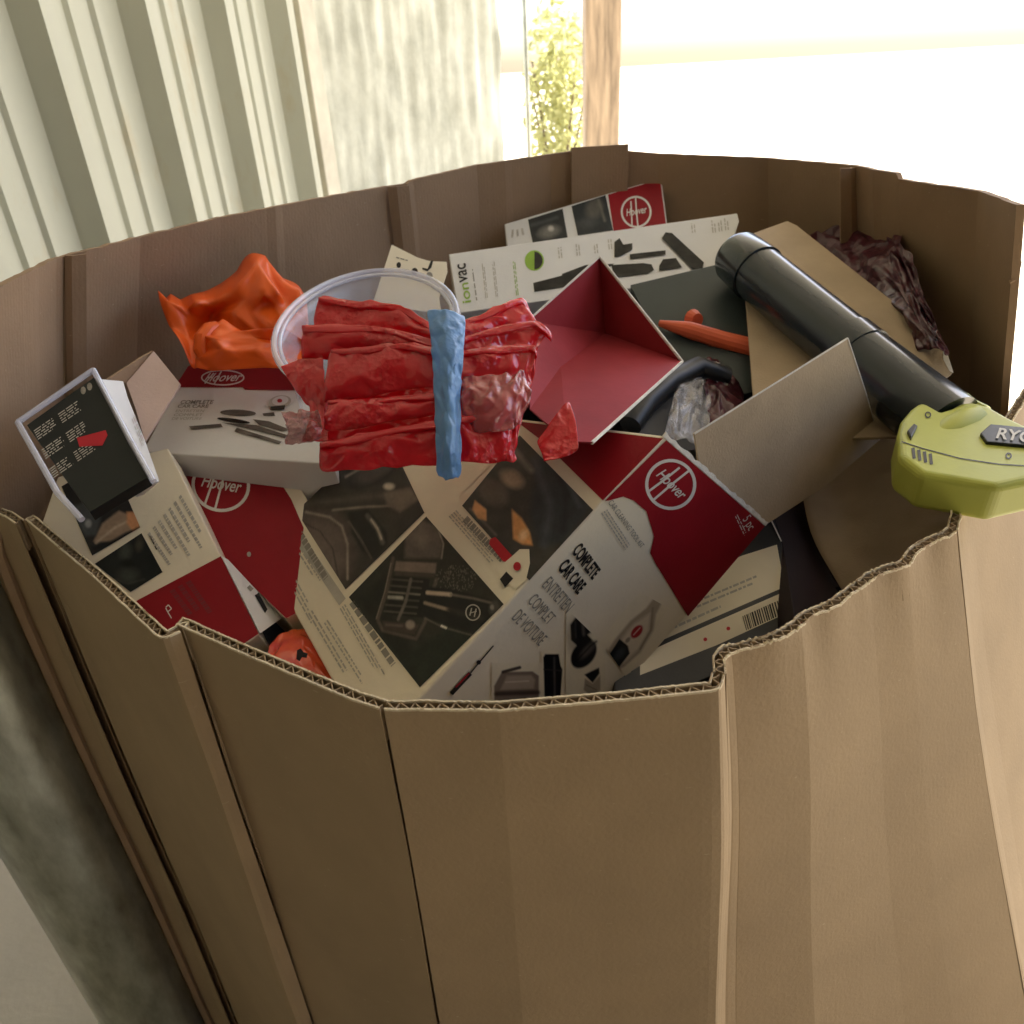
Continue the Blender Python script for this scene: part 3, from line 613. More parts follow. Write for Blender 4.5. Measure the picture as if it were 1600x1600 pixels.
# captions
cap = lambda a, b, h, n, sd, mt='ink_grey', fl=.45: fine_print('caption_print', plA, (a, b, (b[0] + h[0], b[1] + h[1]), (a[0] + h[0], a[1] + h[1])), n, M[mt], ct, seed=sd, fill=fl)
decal('caption_band', plA, [(442, 816), (452, 806), (540, 935), (530, 946)], M['ink_pale'], ct, .0003)
cap((452, 817), (507, 912), (9, -9), 1, 1, 'ink_grey', .8); cap((444, 832), (505, 930), (8, -8), 2, 2, 'ink_pale')
cap((416, 850), (490, 985), (12, -11), 3, 3, 'ink_pale'); cap((404, 872), (410, 884), (8, -6), 1, 4, 'ink_grey', .8)
cap((545, 945), (625, 1065), (9, -8), 1, 5, 'ink_grey', .8); cap((530, 952), (600, 1075), (10, -9), 3, 6, 'ink_pale')
cap((505, 975), (570, 1080), (8, -8), 2, 7, 'ink_pale'); cap((480, 960), (545, 1070), (9, -8), 2, 17, 'ink_pale')
cap((722, 815), (785, 884), (9, -10), 1, 8, 'ink_grey', .85); cap((700, 808), (775, 893), (14, -12), 4, 9, 'ink_pale')
# red band, lettering and pictures on the near side
decal('red_band', plB, [(945, 783), (952, 782), (974, 776), (990, 782), (1010, 799), (1022, 838), (1016, 864), (1024, 880), (1075, 963), (1195, 822), (1041, 688)], M['red'], ct)
round_logo(plB, 1048, 757, 40, 40, 45, ct, wd=5)
for tx, lb, rb, lt, mt in (('COMPLETE', (894, 863), (926, 906), (908, 846), 'ink'), ('CAR CARE', (872, 888), (903, 929), (887, 871), 'ink'),
                           ('ENTRETIEN', (846, 916), (884, 959), (861, 900), 'ink_grey'), ('COMPLET', (824, 941), (856, 977), (838, 926), 'ink_grey'), ('DE VOITURE', (799, 967), (842, 1010), (814, 951), 'ink_grey')):
    text_on('printed_lettering', plB, tx, lb, rb, lt, M[mt], ct, bold=.035 if mt == 'ink' else .0)
text_on('printed_lettering', plB, 'CAR CLEANING TOOL KIT', (950, 786), (1001, 857), (957, 780), M['ink_grey'], ct)
fine_print('printed_lettering', plB, ((938, 803), (982, 870), (992, 860), (950, 795)), 3, M['ink_pale'], ct, seed=12)
text_on('printed_lettering', plB, '5 pc', (1160, 812), (1170, 830), (1172, 803), M['ink_white'], ct)
fine_print('printed_lettering', plB, ((1148, 808), (1162, 838), (1168, 833), (1153, 803)), 2, M['ink_white'], ct, seed=31, words=4)
CB = (196, 178, 148)
def tool(quad, ops, n, sd): picture(plB, quad, (231, 221, 196), ops, ct, n=n, name='tool_picture', seed=sd, grain=.02, gain=1.0)
tool([(884, 950), (946, 1010), (946, 1100), (884, 1100)], [
    ('e', 902, 992, 19, 32, 6, (190, 180, 158), 6), ('p', [(891, 976), (899, 965), (915, 963), (926, 970), (926, 986), (918, 992), (926, 1000), (905, 1012), (892, 1000)], (28, 26, 25), 1.2),
    ('l', [(910, 970), (912, 992)], 4, (92, 86, 80), 2), ('l', [(899, 972), (900, 996)], 2, (70, 66, 62), 1.5), ('e', 912, 1022, 25, 17, -52, (26, 24, 24), 1.2), ('e', 918, 1016, 17, 6, -48, (88, 82, 78), 2.5), ('l', [(896, 1038), (922, 1010), (932, 1002)], 2, (14, 13, 13), 1),
    ('p', [(913, 1054), (936, 1043), (937, 1052), (926, 1067)], (20, 20, 22), 1), ('p', [(914, 1060), (926, 1068), (938, 1055), (938, 1078), (925, 1089), (912, 1078)], (168, 156, 136), 1.2), ('l', [(916, 1070), (932, 1078)], 1.5, (120, 110, 98), 1)], (60, 90), 11)
tool([(846, 1016), (880, 1016), (880, 1100), (846, 1100)], [('p', [(849, 1027), (852, 1022), (873, 1022), (876, 1040), (879, 1046), (875, 1100), (851, 1100)], (18, 17, 18), 1), ('l', [(866, 1028), (867, 1098)], 3, (86, 80, 76), 1.5), ('l', [(850, 1046), (877, 1048)], 2, (60, 56, 54), 1)], (34, 70), 12)
tool([(768, 1036), (846, 1036), (846, 1100), (768, 1100)], [('p', [(784, 1050), (832, 1049), (842, 1056), (842, 1100), (772, 1100), (772, 1072)], (126, 112, 100), 1.2), ('p', [(792, 1056), (830, 1055), (836, 1062), (834, 1076), (782, 1078)], (168, 154, 138), 2), ('l', [(776, 1084), (840, 1082)], 7, (70, 58, 52), 2), ('l', [(786, 1050), (812, 1043)], 5, (66, 60, 54), 1), ('l', [(790, 1066), (826, 1064)], 2, (204, 190, 172), 1)], (70, 60), 13)
decal('tool_picture', plB, stroke([(771, 1009), (748, 1036), (735, 1052)], 2) + stroke([(735, 1052), (705, 1084)], 7), M['photo_dark'], ct, .0008)
decal('tool_picture', plB, stroke([(733, 1052), (712, 1074)], 2.4), M['ink_red'], ct, .0010)
decal('tool_picture', plB, ellipse(748, 1035, 3.5, 3.5), M['ink'], ct, .001)
tool([(938, 1000), (1000, 925), (1044, 950), (980, 1060)], [
    ('p', [(1031, 931), (1036, 938), (1025, 960), (1021, 985), (1000, 1020), (975, 1042), (955, 1052), (944, 1046), (942, 1030), (960, 1000), (985, 970), (1010, 950), (1022, 934)], (176, 162, 140), 2),
    ('p', [(1016, 958), (1014, 985), (998, 1014), (975, 1036), (957, 1044), (951, 1038), (966, 1005), (990, 975)], (218, 206, 184), 3), ('l', [(1020, 950), (1017, 984), (1000, 1014)], 2, (140, 126, 110), 1.5),
    ('p', [(968, 998), (981, 1009), (984, 1021), (967, 1043), (955, 1041), (948, 1029)], (22, 24, 26), 1), ('e', 968, 1022, 6, 11, 35, (62, 66, 68), 3), ('e', 995, 987, 12, 7, -50, (168, 40, 46), 1), ('l', [(990, 992), (1000, 981)], 1.5, (226, 190, 180), .8), ('e', 981, 1000, 5, 3, -50, (150, 140, 124), 1)], (80, 80), 14)
# torn white edge at the top of the near side
V, Fc = [], []
for i in range(41):
    p = Nn + (tB - Nn) * i / 40; r_ = .0015 + .0022 * random.random(); V += [p - bW * .0012, p + bW * r_ + aW * .0005]
Fc = [[2 * i, 2 * i + 1, 2 * i + 3, 2 * i + 2] for i in range(40)]
mesh('torn_edge', V, Fc, M['paper_edge'], ct, solid=.0012)
# open kraft end flap standing up from that edge
pf = Plane.pn(Nn, np.cross(tB - Nn, P(1325, 528, .70) - Nn))
slab('end_flap', pf, [px(Nn + (tB - Nn) * .3)[:2], (1085, 678), (1325, 528), (1352, 610), (1374, 688), (1290, 760), px(tB)[:2]], .0016, M['kraft'], ct, bevel=.0003, label='plain brown inside of an open end flap')
decal('flap_edge', pf, stroke([(1085, 678), (1200, 606), (1325, 528)], 2.6) + stroke([(1325, 528), (1352, 610), (1374, 688)], 1.6), M['paper_edge'], ct, .0004)

# ------------------------------------------------------------------ left cartons
plR = Plane((405, 990, .66), (345, 868, .70), (220, 935, .68))
rb_ = thing('car_care_carton', P(250, 1000, .70), 'car care carton with grey text above a dark red end, by the left rim', 'carton', 'car care cartons')
slab('carton_body', plR, [(405, 992), (345, 868), (296, 768), (262, 700), (90, 745), (66, 815), (158, 905), (262, 1000), (330, 1040)], .035, M['card'], rb_, bevel=.0012)
decal('red_band', plR, [(218, 936), (345, 869), (404, 990), (330, 1040), (262, 1000), (196, 950)], M['red'], rb_)
picture(plR, [(148, 881), (221, 833), (254, 894), (204, 925)], (26, 30, 30), [('e', 196, 862, 9, 12, 10, (62, 66, 62), 5), ('e', 218, 850, 5, 9, 10, (70, 66, 58), 4), ('e', 200, 898, 15, 11, 0, (58, 62, 58), 6), ('e', 198, 880, 10, 6, 0, (12, 14, 14), 3), ('l', [(180, 905), (200, 912), (225, 905)], 2, (60, 62, 58), 2)], rb_, n=(56, 56), seed=4)
picture(plR, [(96, 760), (172, 715), (219, 824), (144, 868)], (34, 34, 36), [('p', [(146, 846), (160, 818), (186, 798), (205, 806), (218, 824), (196, 832), (172, 846)], (150, 128, 108), 2), ('l', [(150, 848), (180, 824), (204, 812)], 3, (184, 164, 142), 2), ('p', [(198, 800), (212, 800), (220, 820), (208, 830), (198, 818)], (196, 140, 100), 2),
    ('p', [(118, 790), (140, 782), (158, 806), (150, 836), (134, 838), (120, 812)], (70, 74, 76), 3), ('e', 138, 818, 5, 6, 0, (150, 152, 152), 2), ('e', 150, 760, 18, 14, 30, (96, 92, 88), 6), ('l', [(150, 856), (185, 845), (214, 828)], 6, (20, 20, 22), 3)], rb_, n=(64, 70), seed=5)
fine_print('printed_lettering', plR, ((228, 838), (262, 888), (330, 850), (285, 770)), 7, M['ink_pale'], rb_, seed=21)
fine_print('printed_lettering', plR, ((232, 838), (247, 868), (251, 866), (236, 836)), 1, M['ink'], rb_, seed=23, words=3)
fine_print('printed_lettering', plR, ((262, 925), (300, 975), (335, 955), (300, 905)), 3, mat('dark_red_varnish_print', (.22, .01, .018), .5), rb_, seed=24, fill=.6)
decal('printed_mark', plR, stroke([(259, 949), (263, 945), (268, 951), (262, 956), (259, 950)], 1.6) + stroke([(262, 956), (268, 966)], 1.6), M['ink_white'], rb_, .0006)
# narrow grey side of it
A1, B1 = plR.hit(405, 991), plR.hit(345, 869); sideN = np.cross(B1 - A1, plR.n); 
pS = Plane((405, 991, .6598), (345, 869, .6998), (440, 966, .70))
decal('printed_side', pS, [(406, 990), (346, 869), (356, 874), (441, 965)], M['card_cool'], rb_, .0012)
decal('printed_side_mark', pS, [(398, 930), (404, 926), (418, 952), (414, 958)], M['ink'], rb_, .0018)
decal('printed_side_mark', pS, stroke([(388, 916), (394, 922)], 6), M['ink_grey'], rb_, .0018)

plS = Plane((445, 962, .68), (263, 757, .80), (442, 757, .78))
sb = thing('car_care_carton', P(360, 900, .80), 'dark red carton face with round white emblem, behind the front left carton', 'carton', 'car care cartons')
slab('carton_body', plS, [(447, 966), (346, 868), (262, 757), (225, 700), (425, 690), (480, 780), (520, 930)], .08, M['card'], sb, bevel=.0012)
decal('red_band', plS, [(447, 966), (346, 868), (263, 757), (250, 738), (428, 738), (455, 780), (520, 930)], M['red'], sb)
round_logo(plS, 345, 758, 46, 42, 10, sb, wd=5)
decal('printed_mark', plS, ellipse(389, 866, 3.2, 4), M['ink_pale'], sb, .0006)
fine_print('printed_lettering', plS, ((270, 732), (400, 728), (390, 700), (255, 705)), 3, M['ink_grey'], sb, seed=25)

# red and orange glossy packet at the very front
pk = [[(420, 1010, .66), (450, 985, .68), (480, 985, .68)], [(418, 1050, .63), (455, 1020, .645), (500, 1022, .65)], [(440, 1090, .62), (480, 1070, .63), (530, 1080, .63)]]
pg = thing('sweet_packet', P(470, 1060, .66), 'small shiny red and orange packet poking up behind the cut front rim', 'packet')
film('packet_film', pk, mat('red_orange_packet_film', (.85, .16, .04), .2, .1, 22, .2, 60, coat=.8, dark=(.6, .02, .04)), pg, nu=4, nv=4, amp=.0014, seed=3)
pp = Plane((440, 1030, .625), (490, 1030, .63), (460, 1060, .62))
decal('printed_mark', pp, [(464, 1016), (470, 1013), (474, 1019), (481, 1021), (479, 1028), (472, 1027), (468, 1033), (463, 1030)], M['ink'], pg, .004)

# ------------------------------------------------------------------ dark label carton, front right
plU = Plane((1225, 918, .79), (1060, 990, .745), (1216, 850, .825))
ub = thing('label_carton', P(1150, 1050, .75), 'black edged carton with grey label, thin black rule and barcode, front right', 'carton')
slab('carton_body', plU, [(1207, 800), (1222, 850), (1245, 985), (1150, 1040), (960, 1120), (960, 960), (1100, 850)], .05, M['dark_card'], ub, bevel=.001)
decal('paper_label', plU, [(1214, 851), (1226, 917), (1060, 989), (1000, 1016), (1000, 935), (1160, 868)], M['card'], ub)
decal('paper_label', plU, [(1229, 923), (1236, 955), (1120, 1008), (1000, 1055), (1000, 1024), (1062, 996)], M['card'], ub)
fine_print('printed_lettering', plU, ((1085, 937), (1208, 885), (1214, 900), (1090, 952)), 2, M['ink_pale'], ub, seed=26)
fine_print('printed_lettering', plU, ((1020, 990), (1150, 932), (1153, 940), (1022, 1000)), 1, M['ink_pale'], ub, seed=27)
bars = []; r_ = random.Random(3); x = 0
while x < 1:
    w_ = .012 + r_.random() * .03; A_ = lambda f, g: (1160 + 63 * f + 6 * g, 963 - 28 * f + 22 * g)
    bars.append([A_(x, 0), A_(min(x + w_, 1), 0), A_(min(x + w_, 1), 1), A_(x, 1)]); x += w_ + .014 + r_.random() * .02
decal('barcode', plU, bars, M['ink'], ub, .0006)
for q in ((1138, 982), (1102, 999)): decal('printed_mark', plU, ellipse(*q, 3, 3), M['ink_red'], ub, .0006)
# its dark side to the right
plU2 = Plane((1222, 850, .825), (1207, 800, .86), (1325, 915, .86))
db = slab('side_carton', plU2, [(1205, 792), (1223, 851), (1246, 990), (1345, 950), (1262, 800), (1230, 720), (1190, 730)], .02, mat('black_maroon_card', (.03, .016, .02), .4, .3, 6), None)
tag(db, 'black and dark maroon flat carton side sloping down beside the barcode label carton', 'carton')
decal('worn_edge', plU2, stroke([(1199, 800), (1221, 846)], 2), M['paper_edge'], db, .0006)

# ------------------------------------------------------------------ kraft sheet lower right
G = [[(1225, 690, 0.950), (1330, 680, 0.930), (1430, 690, 0.860), (1530, 700, 0.800)], [(1250, 760, 0.910), (1330, 765, 0.890), (1430, 770, 0.800), (1510, 770, 0.740)],
     [(1270, 840, 0.860), (1350, 840, 0.830), (1440, 835, 0.740), (1500, 830, 0.700)], [(1320, 930, 0.800), (1380, 915, 0.770), (1450, 900, 0.700), (1500, 890, 0.670)]]
o = net('kraft_sheet', G, M['kraft'], wrinkle=.0025, freq=(6, 9), solid=.001, seed=9); tag(o, 'brown creased kraft board sheet inside the front right of the bin', 'cardboard')

# ------------------------------------------------------------------ tall kraft carton board behind the black tube
plM = Plane((1150, 372, 1.05), (1232, 345, 1.07), (1490, 585, .83))
kb = thing('kraft_board', P(1300, 650, .9), 'long flat tan board leaning behind the black tube', 'cardboard')
slab('board', plM, [(1150, 374), (1230, 345), (1245, 352), (1420, 490), (1478, 545), (1488, 582), (1462, 602), (1440, 680), (1182, 690), (1164, 450)], .004, M['kraft'], kb, bevel=.0008)
decal('torn_corner', plM, [(1473, 543), (1477, 541), (1490, 583), (1484, 580), (1474, 562)], M['paper_edge'], kb, .0006)

# maroon crumpled film behind it
G = [[(1250, 372, 1.090), (1300, 358, 1.110), (1370, 352, 1.070), (1400, 362, 1.000), (1420, 400, 0.940)],
     [(1270, 420, 1.070), (1320, 400, 1.060), (1385, 400, 0.990), (1415, 420, 0.950), (1440, 450, 0.910)],
     [(1330, 480, 1.000), (1370, 470, 0.970), (1410, 465, 0.910), (1435, 480, 0.890), (1460, 500, 0.860)],
     [(1400, 560, 0.880), (1430, 550, 0.870), (1450, 545, 0.850), (1470, 545, 0.830), (1485, 560, 0.810)]]
o = film('maroon_bag', G, M['maroon'], nu=4, nv=4, amp=.007, seed=11); tag(o, 'dark maroon crumpled plastic bag behind the tan board at the far right', 'plastic bag')

# ------------------------------------------------------------------ back cartons
plI = Plane((795, 355, 1.22), (1030, 285, 1.25), (800, 400, 1.19))
ib = thing('car_care_carton', P(915, 440, 1.22), 'narrow white and red carton with two dark photos, rearmost against the back wall', 'carton', 'car care cartons')
slab('carton_body', plI, [(788, 350), (1022, 281), (1034, 283), (1042, 345), (1045, 420), (800, 450)], .05, M['card_cool'], ib, bevel=.0015)
picture(plI, [(825, 343), (879, 326), (887, 371), (833, 383)], (46, 48, 48), [('e', 858, 362, 16, 9, -15, (110, 108, 102), 4), ('e', 861, 357, 4, 4, 0, (176, 172, 164), 2), ('l', [(830, 352), (850, 346), (870, 340)], 4, (74, 76, 76), 3)], ib, n=(40, 34), seed=6)
picture(plI, [(893, 322), (946, 305), (958, 360), (903, 368)], (46, 50, 52), [('e', 928, 326, 12, 15, 20, (92, 90, 84), 5), ('e', 915, 350, 16, 8, -10, (70, 72, 72), 4), ('l', [(935, 312), (945, 345)], 3, (110, 108, 100), 2)], ib, n=(40, 40), seed=7)
decal('red_band', plI, [(950, 304), (1022, 283), (1032, 285), (1042, 360), (961, 375)], M['red'], ib)
round_logo(plI, 994, 331, 24, 25, -10, ib, wd=3)
fine_print('printed_lettering', plI, ((796, 372), (798, 358), (818, 352), (822, 366)), 3, M['ink_pale'], ib, seed=41)

plH = Plane((703, 398, 1.12), (1152, 333, 1.16), (715, 488, 1.06))
hb = thing('wand_vacuum_carton', P(915, 500, 1.12), 'long white carton printed with black vacuum parts and a green badge', 'carton')
slab('carton_body', plH, [(701, 397), (1152, 333), (1155, 345), (1128, 430), (716, 489)], .07, M['card_cool'], hb, bevel=.0012)
text_on('printed_lettering', plH, 'ion', (736, 472), (731, 441), (723, 474), M['ink_green'], hb, bold=.01)
text_on('printed_lettering', plH, 'vac', (731, 440), (727, 411), (718, 442), M['ink'], hb, bold=.01)
fine_print('printed_lettering', plH, ((743, 470), (735, 410), (738, 408), (747, 469)), 1, M['ink_grey'], hb, seed=42, words=5)
for i, x in enumerate((752, 768, 800)):
    fine_print('printed_lettering', plH, ((x + 6, 466 - i * 2), (x, 410 - i * 3), (x + 5, 409 - i * 3), (x + 11, 465 - i * 2)), 2, M['ink_pale' if i != 2 else 'ink_green'], hb, seed=43 + i, words=6)
decal('green_badge', plH, ellipse(835, 407, 15, 16, n=24), M['ink_green'], hb)
decal('green_badge', plH, [(835, 391)] + [(835 + 13 * math.sin(a), 407 - 14 * math.cos(a)) for a in np.linspace(0, math.pi, 12)], M['photo_dark'], hb, .0007)
for i, (x, y) in enumerate(((872, 392), (900, 388), (928, 384), (950, 378), (1080, 352), (1112, 352), (1122, 350), (1132, 348))):
    fine_print('printed_lettering', plH, ((x, y + 12), (x - 2, y - 8), (x + 6, y - 9), (x + 8, y + 11)), 2, M['ink_pale'], hb, seed=50 + i, words=3)
shapes('vacuum_picture', plH, [
    ('photo_dark', [(833, 442), (900, 425), (902, 446), (835, 456)]), ('photo_dark', [(878, 428), (915, 414), (960, 412), (920, 440), (880, 450)]),
    ('photo_dark', [(955, 414), (1005, 411), (1018, 413), (1022, 422), (1012, 428), (960, 434)]), ('photo_dark', [(960, 378), (968, 372), (974, 382), (988, 380), (988, 390), (970, 400), (960, 402)]),
    ('photo_dark', [(984, 397), (1040, 391), (1040, 398), (985, 405)]), ('photo_dark', [(1030, 415), (1036, 405), (1056, 403), (1066, 418), (1030, 423)]),
    ('photo_dark', [(1034, 372), (1040, 363), (1050, 364), (1100, 410), (1098, 419), (1082, 421)])], hb)

# ------------------------------------------------------------------ white card with punched marks
plG = Plane((612, 382, 1.0), (698, 408, .99), (585, 470, .95))
gb = thing('header_card', P(640, 500, .98), 'small white hang card with black dots and a torn notch, behind the clear tub', 'card')
slab('card', plG, [(612, 382), (640, 396), (652, 402), (668, 407), (676, 408), (698, 409), (699, 425), (686, 465), (690, 490), (582, 475)], .0012, M['card'], gb, bevel=.0002)
decal('printed_mark', plG, ellipse(623, 414, 3.5, 4.5), M['ink'], gb)
decal('printed_mark', plG, ellipse(648, 424, 5, 5.5), M['ink'], gb)
decal('printed_mark', plG, [ellipse(671, 431, 5, 6)], M['ink_grey'], gb)
decal('punched_slot', plG, [(660, 418), (668, 420), (673, 408), (677, 407), (674, 418), (668, 424), (660, 421)], M['ink'], gb)
fine_print('printed_lettering', plG, ((618, 404), (640, 410), (641, 406), (620, 400)), 1, M['ink_grey'], gb, seed=61, words=4)

# ------------------------------------------------------------------ orange plastic sheet
og = thing('orange_bag', P(380, 590, 0.850), 'bright orange folded plastic bag slumped against the back left wall', 'plastic bag')
G = [[(250, 462, 0.880), (268, 455, 0.890), (300, 468, 0.900), (345, 440, 0.920), (392, 402, 0.940), (430, 418, 0.940), (470, 445, 0.930)],
     [(256, 478, 0.860), (285, 482, 0.850), (310, 482, 0.860), (355, 455, 0.860), (405, 425, 0.880), (440, 440, 0.900), (478, 470, 0.900)],
     [(272, 505, 0.850), (292, 505, 0.870), (325, 495, 0.900), (365, 475, 0.890), (410, 455, 0.850), (450, 465, 0.880), (485, 500, 0.870)],
     [(280, 535, 0.830), (300, 530, 0.870), (335, 515, 0.900), (370, 495, 0.860), (415, 480, 0.890), (455, 490, 0.860), (490, 530, 0.850)],
     [(300, 575, 0.840), (320, 560, 0.840), (350, 545, 0.860), (390, 530, 0.870), (430, 520, 0.850), (460, 525, 0.840), (490, 560, 0.820)]]
film('bag_sheet', G, M['orange'], og, nu=1, nv=2, amp=.009, seed=14)
G = [[(322, 510, 0.840), (345, 503, 0.830), (375, 512, 0.840), (410, 518, 0.810), (445, 515, 0.830), (475, 528, 0.820)],
     [(308, 525, 0.830), (330, 520, 0.805), (365, 530, 0.815), (405, 532, 0.820), (445, 535, 0.840), (478, 545, 0.840)],
     [(312, 550, 0.820), (335, 548, 0.790), (370, 545, 0.800), (405, 548, 0.805), (445, 552, 0.820), (480, 562, 0.820)],
     [(305, 575, 0.810), (330, 580, 0.800), (370, 578, 0.800), (410, 575, 0.805), (450, 578, 0.810), (485, 580, 0.810)]]
film('bag_fold', G, M['orange'], og, nu=2, nv=1, amp=.004, seed=15)
tube('bag_loop', [P(323, 566, 0.815), P(316, 548, 0.815), P(318, 530, 0.818), P(328, 516, 0.825), P(340, 510, 0.830)], [.006, .009, .010, .009, .006], M['orange'], og, n=14)

# ------------------------------------------------------------------ clear tub
cT = P(575, 520, .80)
p1, p2 = P(440, 500, .80), P(715, 505, .80); top = P(552, 422, .92); X = (p2 - p1) / 2; cT = (p1 + p2) / 2; Y = top - cT; Y -= Y.dot(X) / X.dot(X) * X
Zt = np.cross(X, Y); Zt /= np.linalg.norm(Zt)
if Zt[2] > 0: Zt = -Zt
tb = thing('clear_tub', cT + Zt * .09, 'round clear plastic tub with a thick rolled rim, behind the red bundle', 'tub')
def circ(r, h, n=72): return [cT + (X * math.cos(a) + Y * math.sin(a)) * r + Zt * h for a in np.linspace(0, 2 * math.pi, n + 1)]
tube('rim', circ(1, 0), .0033, M['clear_rim'], tb, n=12, cap=False); tube('rim', circ(.945, .002), .0022, M['clear_rim'], tb, n=10, cap=False)
A_, B_, C_, D_ = circ(.955, .002), circ(.90, .02), circ(.84, .085), circ(.80, .09)
V = A_ + B_ + C_ + D_; n = len(A_); mesh('tub_wall', V, [[i * n + j, i * n + j + 1, (i + 1) * n + j + 1, (i + 1) * n + j] for i in range(3) for j in range(n - 1)], M['clear'], tb, smooth=True, solid=.0008)

# ------------------------------------------------------------------ car care kit lying at left
plC = Plane((236, 680, .82), (292, 573, .93), (480, 680, .78))
cb = thing('car_care_carton', P(350, 720, .86), 'white car care carton with red top strip lying flat under the orange bag', 'carton', 'car care cartons')
slab('carton_body', plC, [(222, 706), (236, 680), (292, 573), (310, 566), (470, 568), (520, 600), (520, 725)], .06, M['card_cool'], cb, bevel=.0015)
decal('red_band', plC, [(294, 572), (310, 567), (470, 569), (520, 600), (520, 640), (478, 620), (465, 610), (383, 609), (379, 605), (273, 605)], M['red'], cb)
ring('round_emblem', plC, 348, 590, 34, 12.5, 2.2, M['ink_white'], cb)
text_on('emblem_lettering', plC, 'Hoover', (318, 596), (376, 595), (324, 583), M['ink_white'], cb, lift=.0008, bold=.01, shear=.3)
decal('emblem_strokes', plC, stroke([(320, 599), (334, 583)], 2) + stroke([(334, 601), (346, 580)], 2), M['ink_white'], cb, .0008)
text_on('printed_lettering', plC, 'COMPLETE', (281, 631), (332, 631), (284, 625), M['ink_grey'], cb, bold=.02)
text_on('printed_lettering', plC, 'CAR CARE', (277, 637), (325, 637), (279, 632), M['ink_grey'], cb, bold=.02)
for i, t_ in enumerate(('ENTRETIEN', 'COMPLET', 'DE VOITURE')):
    text_on('printed_lettering', plC, t_, (274 - 3 * i, 644 + 6 * i), (318 - 2 * i, 644 + 6 * i), (276 - 3 * i, 640 + 6 * i), M['ink_pale'], cb)
shapes('tool_picture', plC, [('photo_mid', ellipse(372, 645, 28, 5, 2)), ('photo_dark', ellipse(365, 657, 26, 3, 8)), ('photo_mid', [(295, 666), (345, 662), (348, 667), (300, 671)]),
    ('photo_mid', [(345, 660), (400, 664), (450, 680), (445, 684), (390, 670)]), ('ink_pale', ellipse(437, 628, 18, 10, -10)), ('card_cool', ellipse(438, 626, 13, 7, -10)),
    ('photo_dark', [(423, 635), (446, 633), (444, 640), (422, 640)]), ('photo_mid', [(410, 646), (428, 644), (430, 650), (412, 650)]), ('photo_mid', [(395, 655), (420, 658), (455, 672), (440, 674), (405, 664)]),
    ('photo_mid', [(370, 668), (440, 690), (436, 694), (366, 674)])], cb)
decal('emblem_print', plC, ellipse(437, 626, 4, 3), M['ink_red'], cb, .0018)

# ------------------------------------------------------------------ clear clamshell with dark printed insert
plK = Plane((30, 662, .66), (146, 580, .70), (150, 760, .63))
kb2 = thing('clamshell_pack', P(130, 760, .72), 'clear plastic clamshell pack with a dark printed insert, leaning on the left wall', 'pack')
slab('printed_insert', plK, [(42, 664), (146, 590), (152, 592), (232, 745), (140, 800)], .012, M['label_dark'], kb2, bevel=.0004)
for (a, b) in (((28, 660), (146, 578)), ((146, 578), (205, 690)), ((205, 690), (240, 752)), ((28, 660), (90, 770)), ((90, 770), (128, 812))):
    tube('clear_edge', [plK.hit(*a, .001), plK.hit(*b, .001)],   .0026, M['clear_rim'], kb2, n=10)
for i, (a, b) in enumerate(((0, 0), (1, 0), (2, 0), (0, 1), (1, 1), (2, 1))):
    ox, oy = 60 + b * 38 + a * 12, 672 - b * 26 + a * 30
    fine_print('printed_lettering', plK, ((ox, oy + 16), (ox + 32, oy - 6), (ox + 24, oy - 22), (ox - 8, oy)), 5, M['ink_pale'], kb2, seed=70 + i, words=4, lift=.0006)
for q in ((130, 610), (140, 604)): decal('printed_mark', plK, ellipse(*q, 4, 6), M['photo_light'], kb2, .0006)
decal('red_patch', plK, [(120, 684), (165, 672), (168, 680), (160, 696), (124, 698)], M['ink_red'], kb2, .0007)
plK2 = Plane((148, 585, .70), (186, 598, .735), (205, 690, .67))
slab('white_tray', plK2, [(150, 588), (160, 592), (193, 595), (200, 620), (228, 690), (250, 752), (240, 755)], .02, M['card_cool'], kb2, bevel=.001)
fine_print('printed_lettering', plK2, ((205, 655), (222, 700), (228, 696), (212, 648)), 3, mat('pink_green_print', (.55, .35, .42), .4, .3, 120, dark=(.4, .55, .4)), kb2, seed=79, words=4)

# open small carton behind the clamshell
plQ = Plane((200, 600, .77), (240, 550, .80), (225, 670, .74))
sbx = thing('small_open_carton', P(230, 660, .82), 'small brown and pale pink open carton between the clamshell pack and the red topped carton', 'carton')
slab('pale_flap', plQ, [(197, 598), (240, 548), (282, 600), (226, 690), (212, 640)], .003, M['pinkcard'], sbx, bevel=.0005)
plQ2 = Plane((170, 595, .75), (240, 549, .805), (200, 600, .775))
slab('brown_flap', plQ2, [(168, 593), (222, 558), (240, 548), (200, 600)], .003, M['kraft_in'], sbx, bevel=.0005)

# ------------------------------------------------------------------ open dark red carton end
jb = thing('open_red_carton', P(940, 650, .80), 'empty dull red carton lying on its corner with its open mouth towards us, pale edges', 'carton')
Tp, Rt, Bt, Lf, Cn, Ln = P(937, 401, .80), P(1066, 565, .74), P(925, 692, .565), P(824, 502, .74), P(946, 521, .83), P(876, 574, .765)
plJ = Plane.pn(Cn, np.cross(Rt - Cn, Bt - Cn)); Ln, Dn = plJ.hit(876, 574), plJ.hit(886, 690); Lb = P(828, 560, .70)
def sheet(name, pts, m_, par, th=.0012):
    o = mesh(name, pts, [list(range(len(pts)))], m_, par, solid=th, soff=0); return o
for nm, pts in (('carton_wall', [Tp, Cn, Ln, Lb, Lf]), ('carton_wall', [Tp, Rt, Cn]), ('carton_wall', [Cn, Rt, Bt]), ('carton_wall', [Cn, Bt, Dn, Ln]), ('carton_flap', [Ln, Dn, P(828, 640, .64), Lb])):
    sheet(nm, pts, M['red_in'], jb)
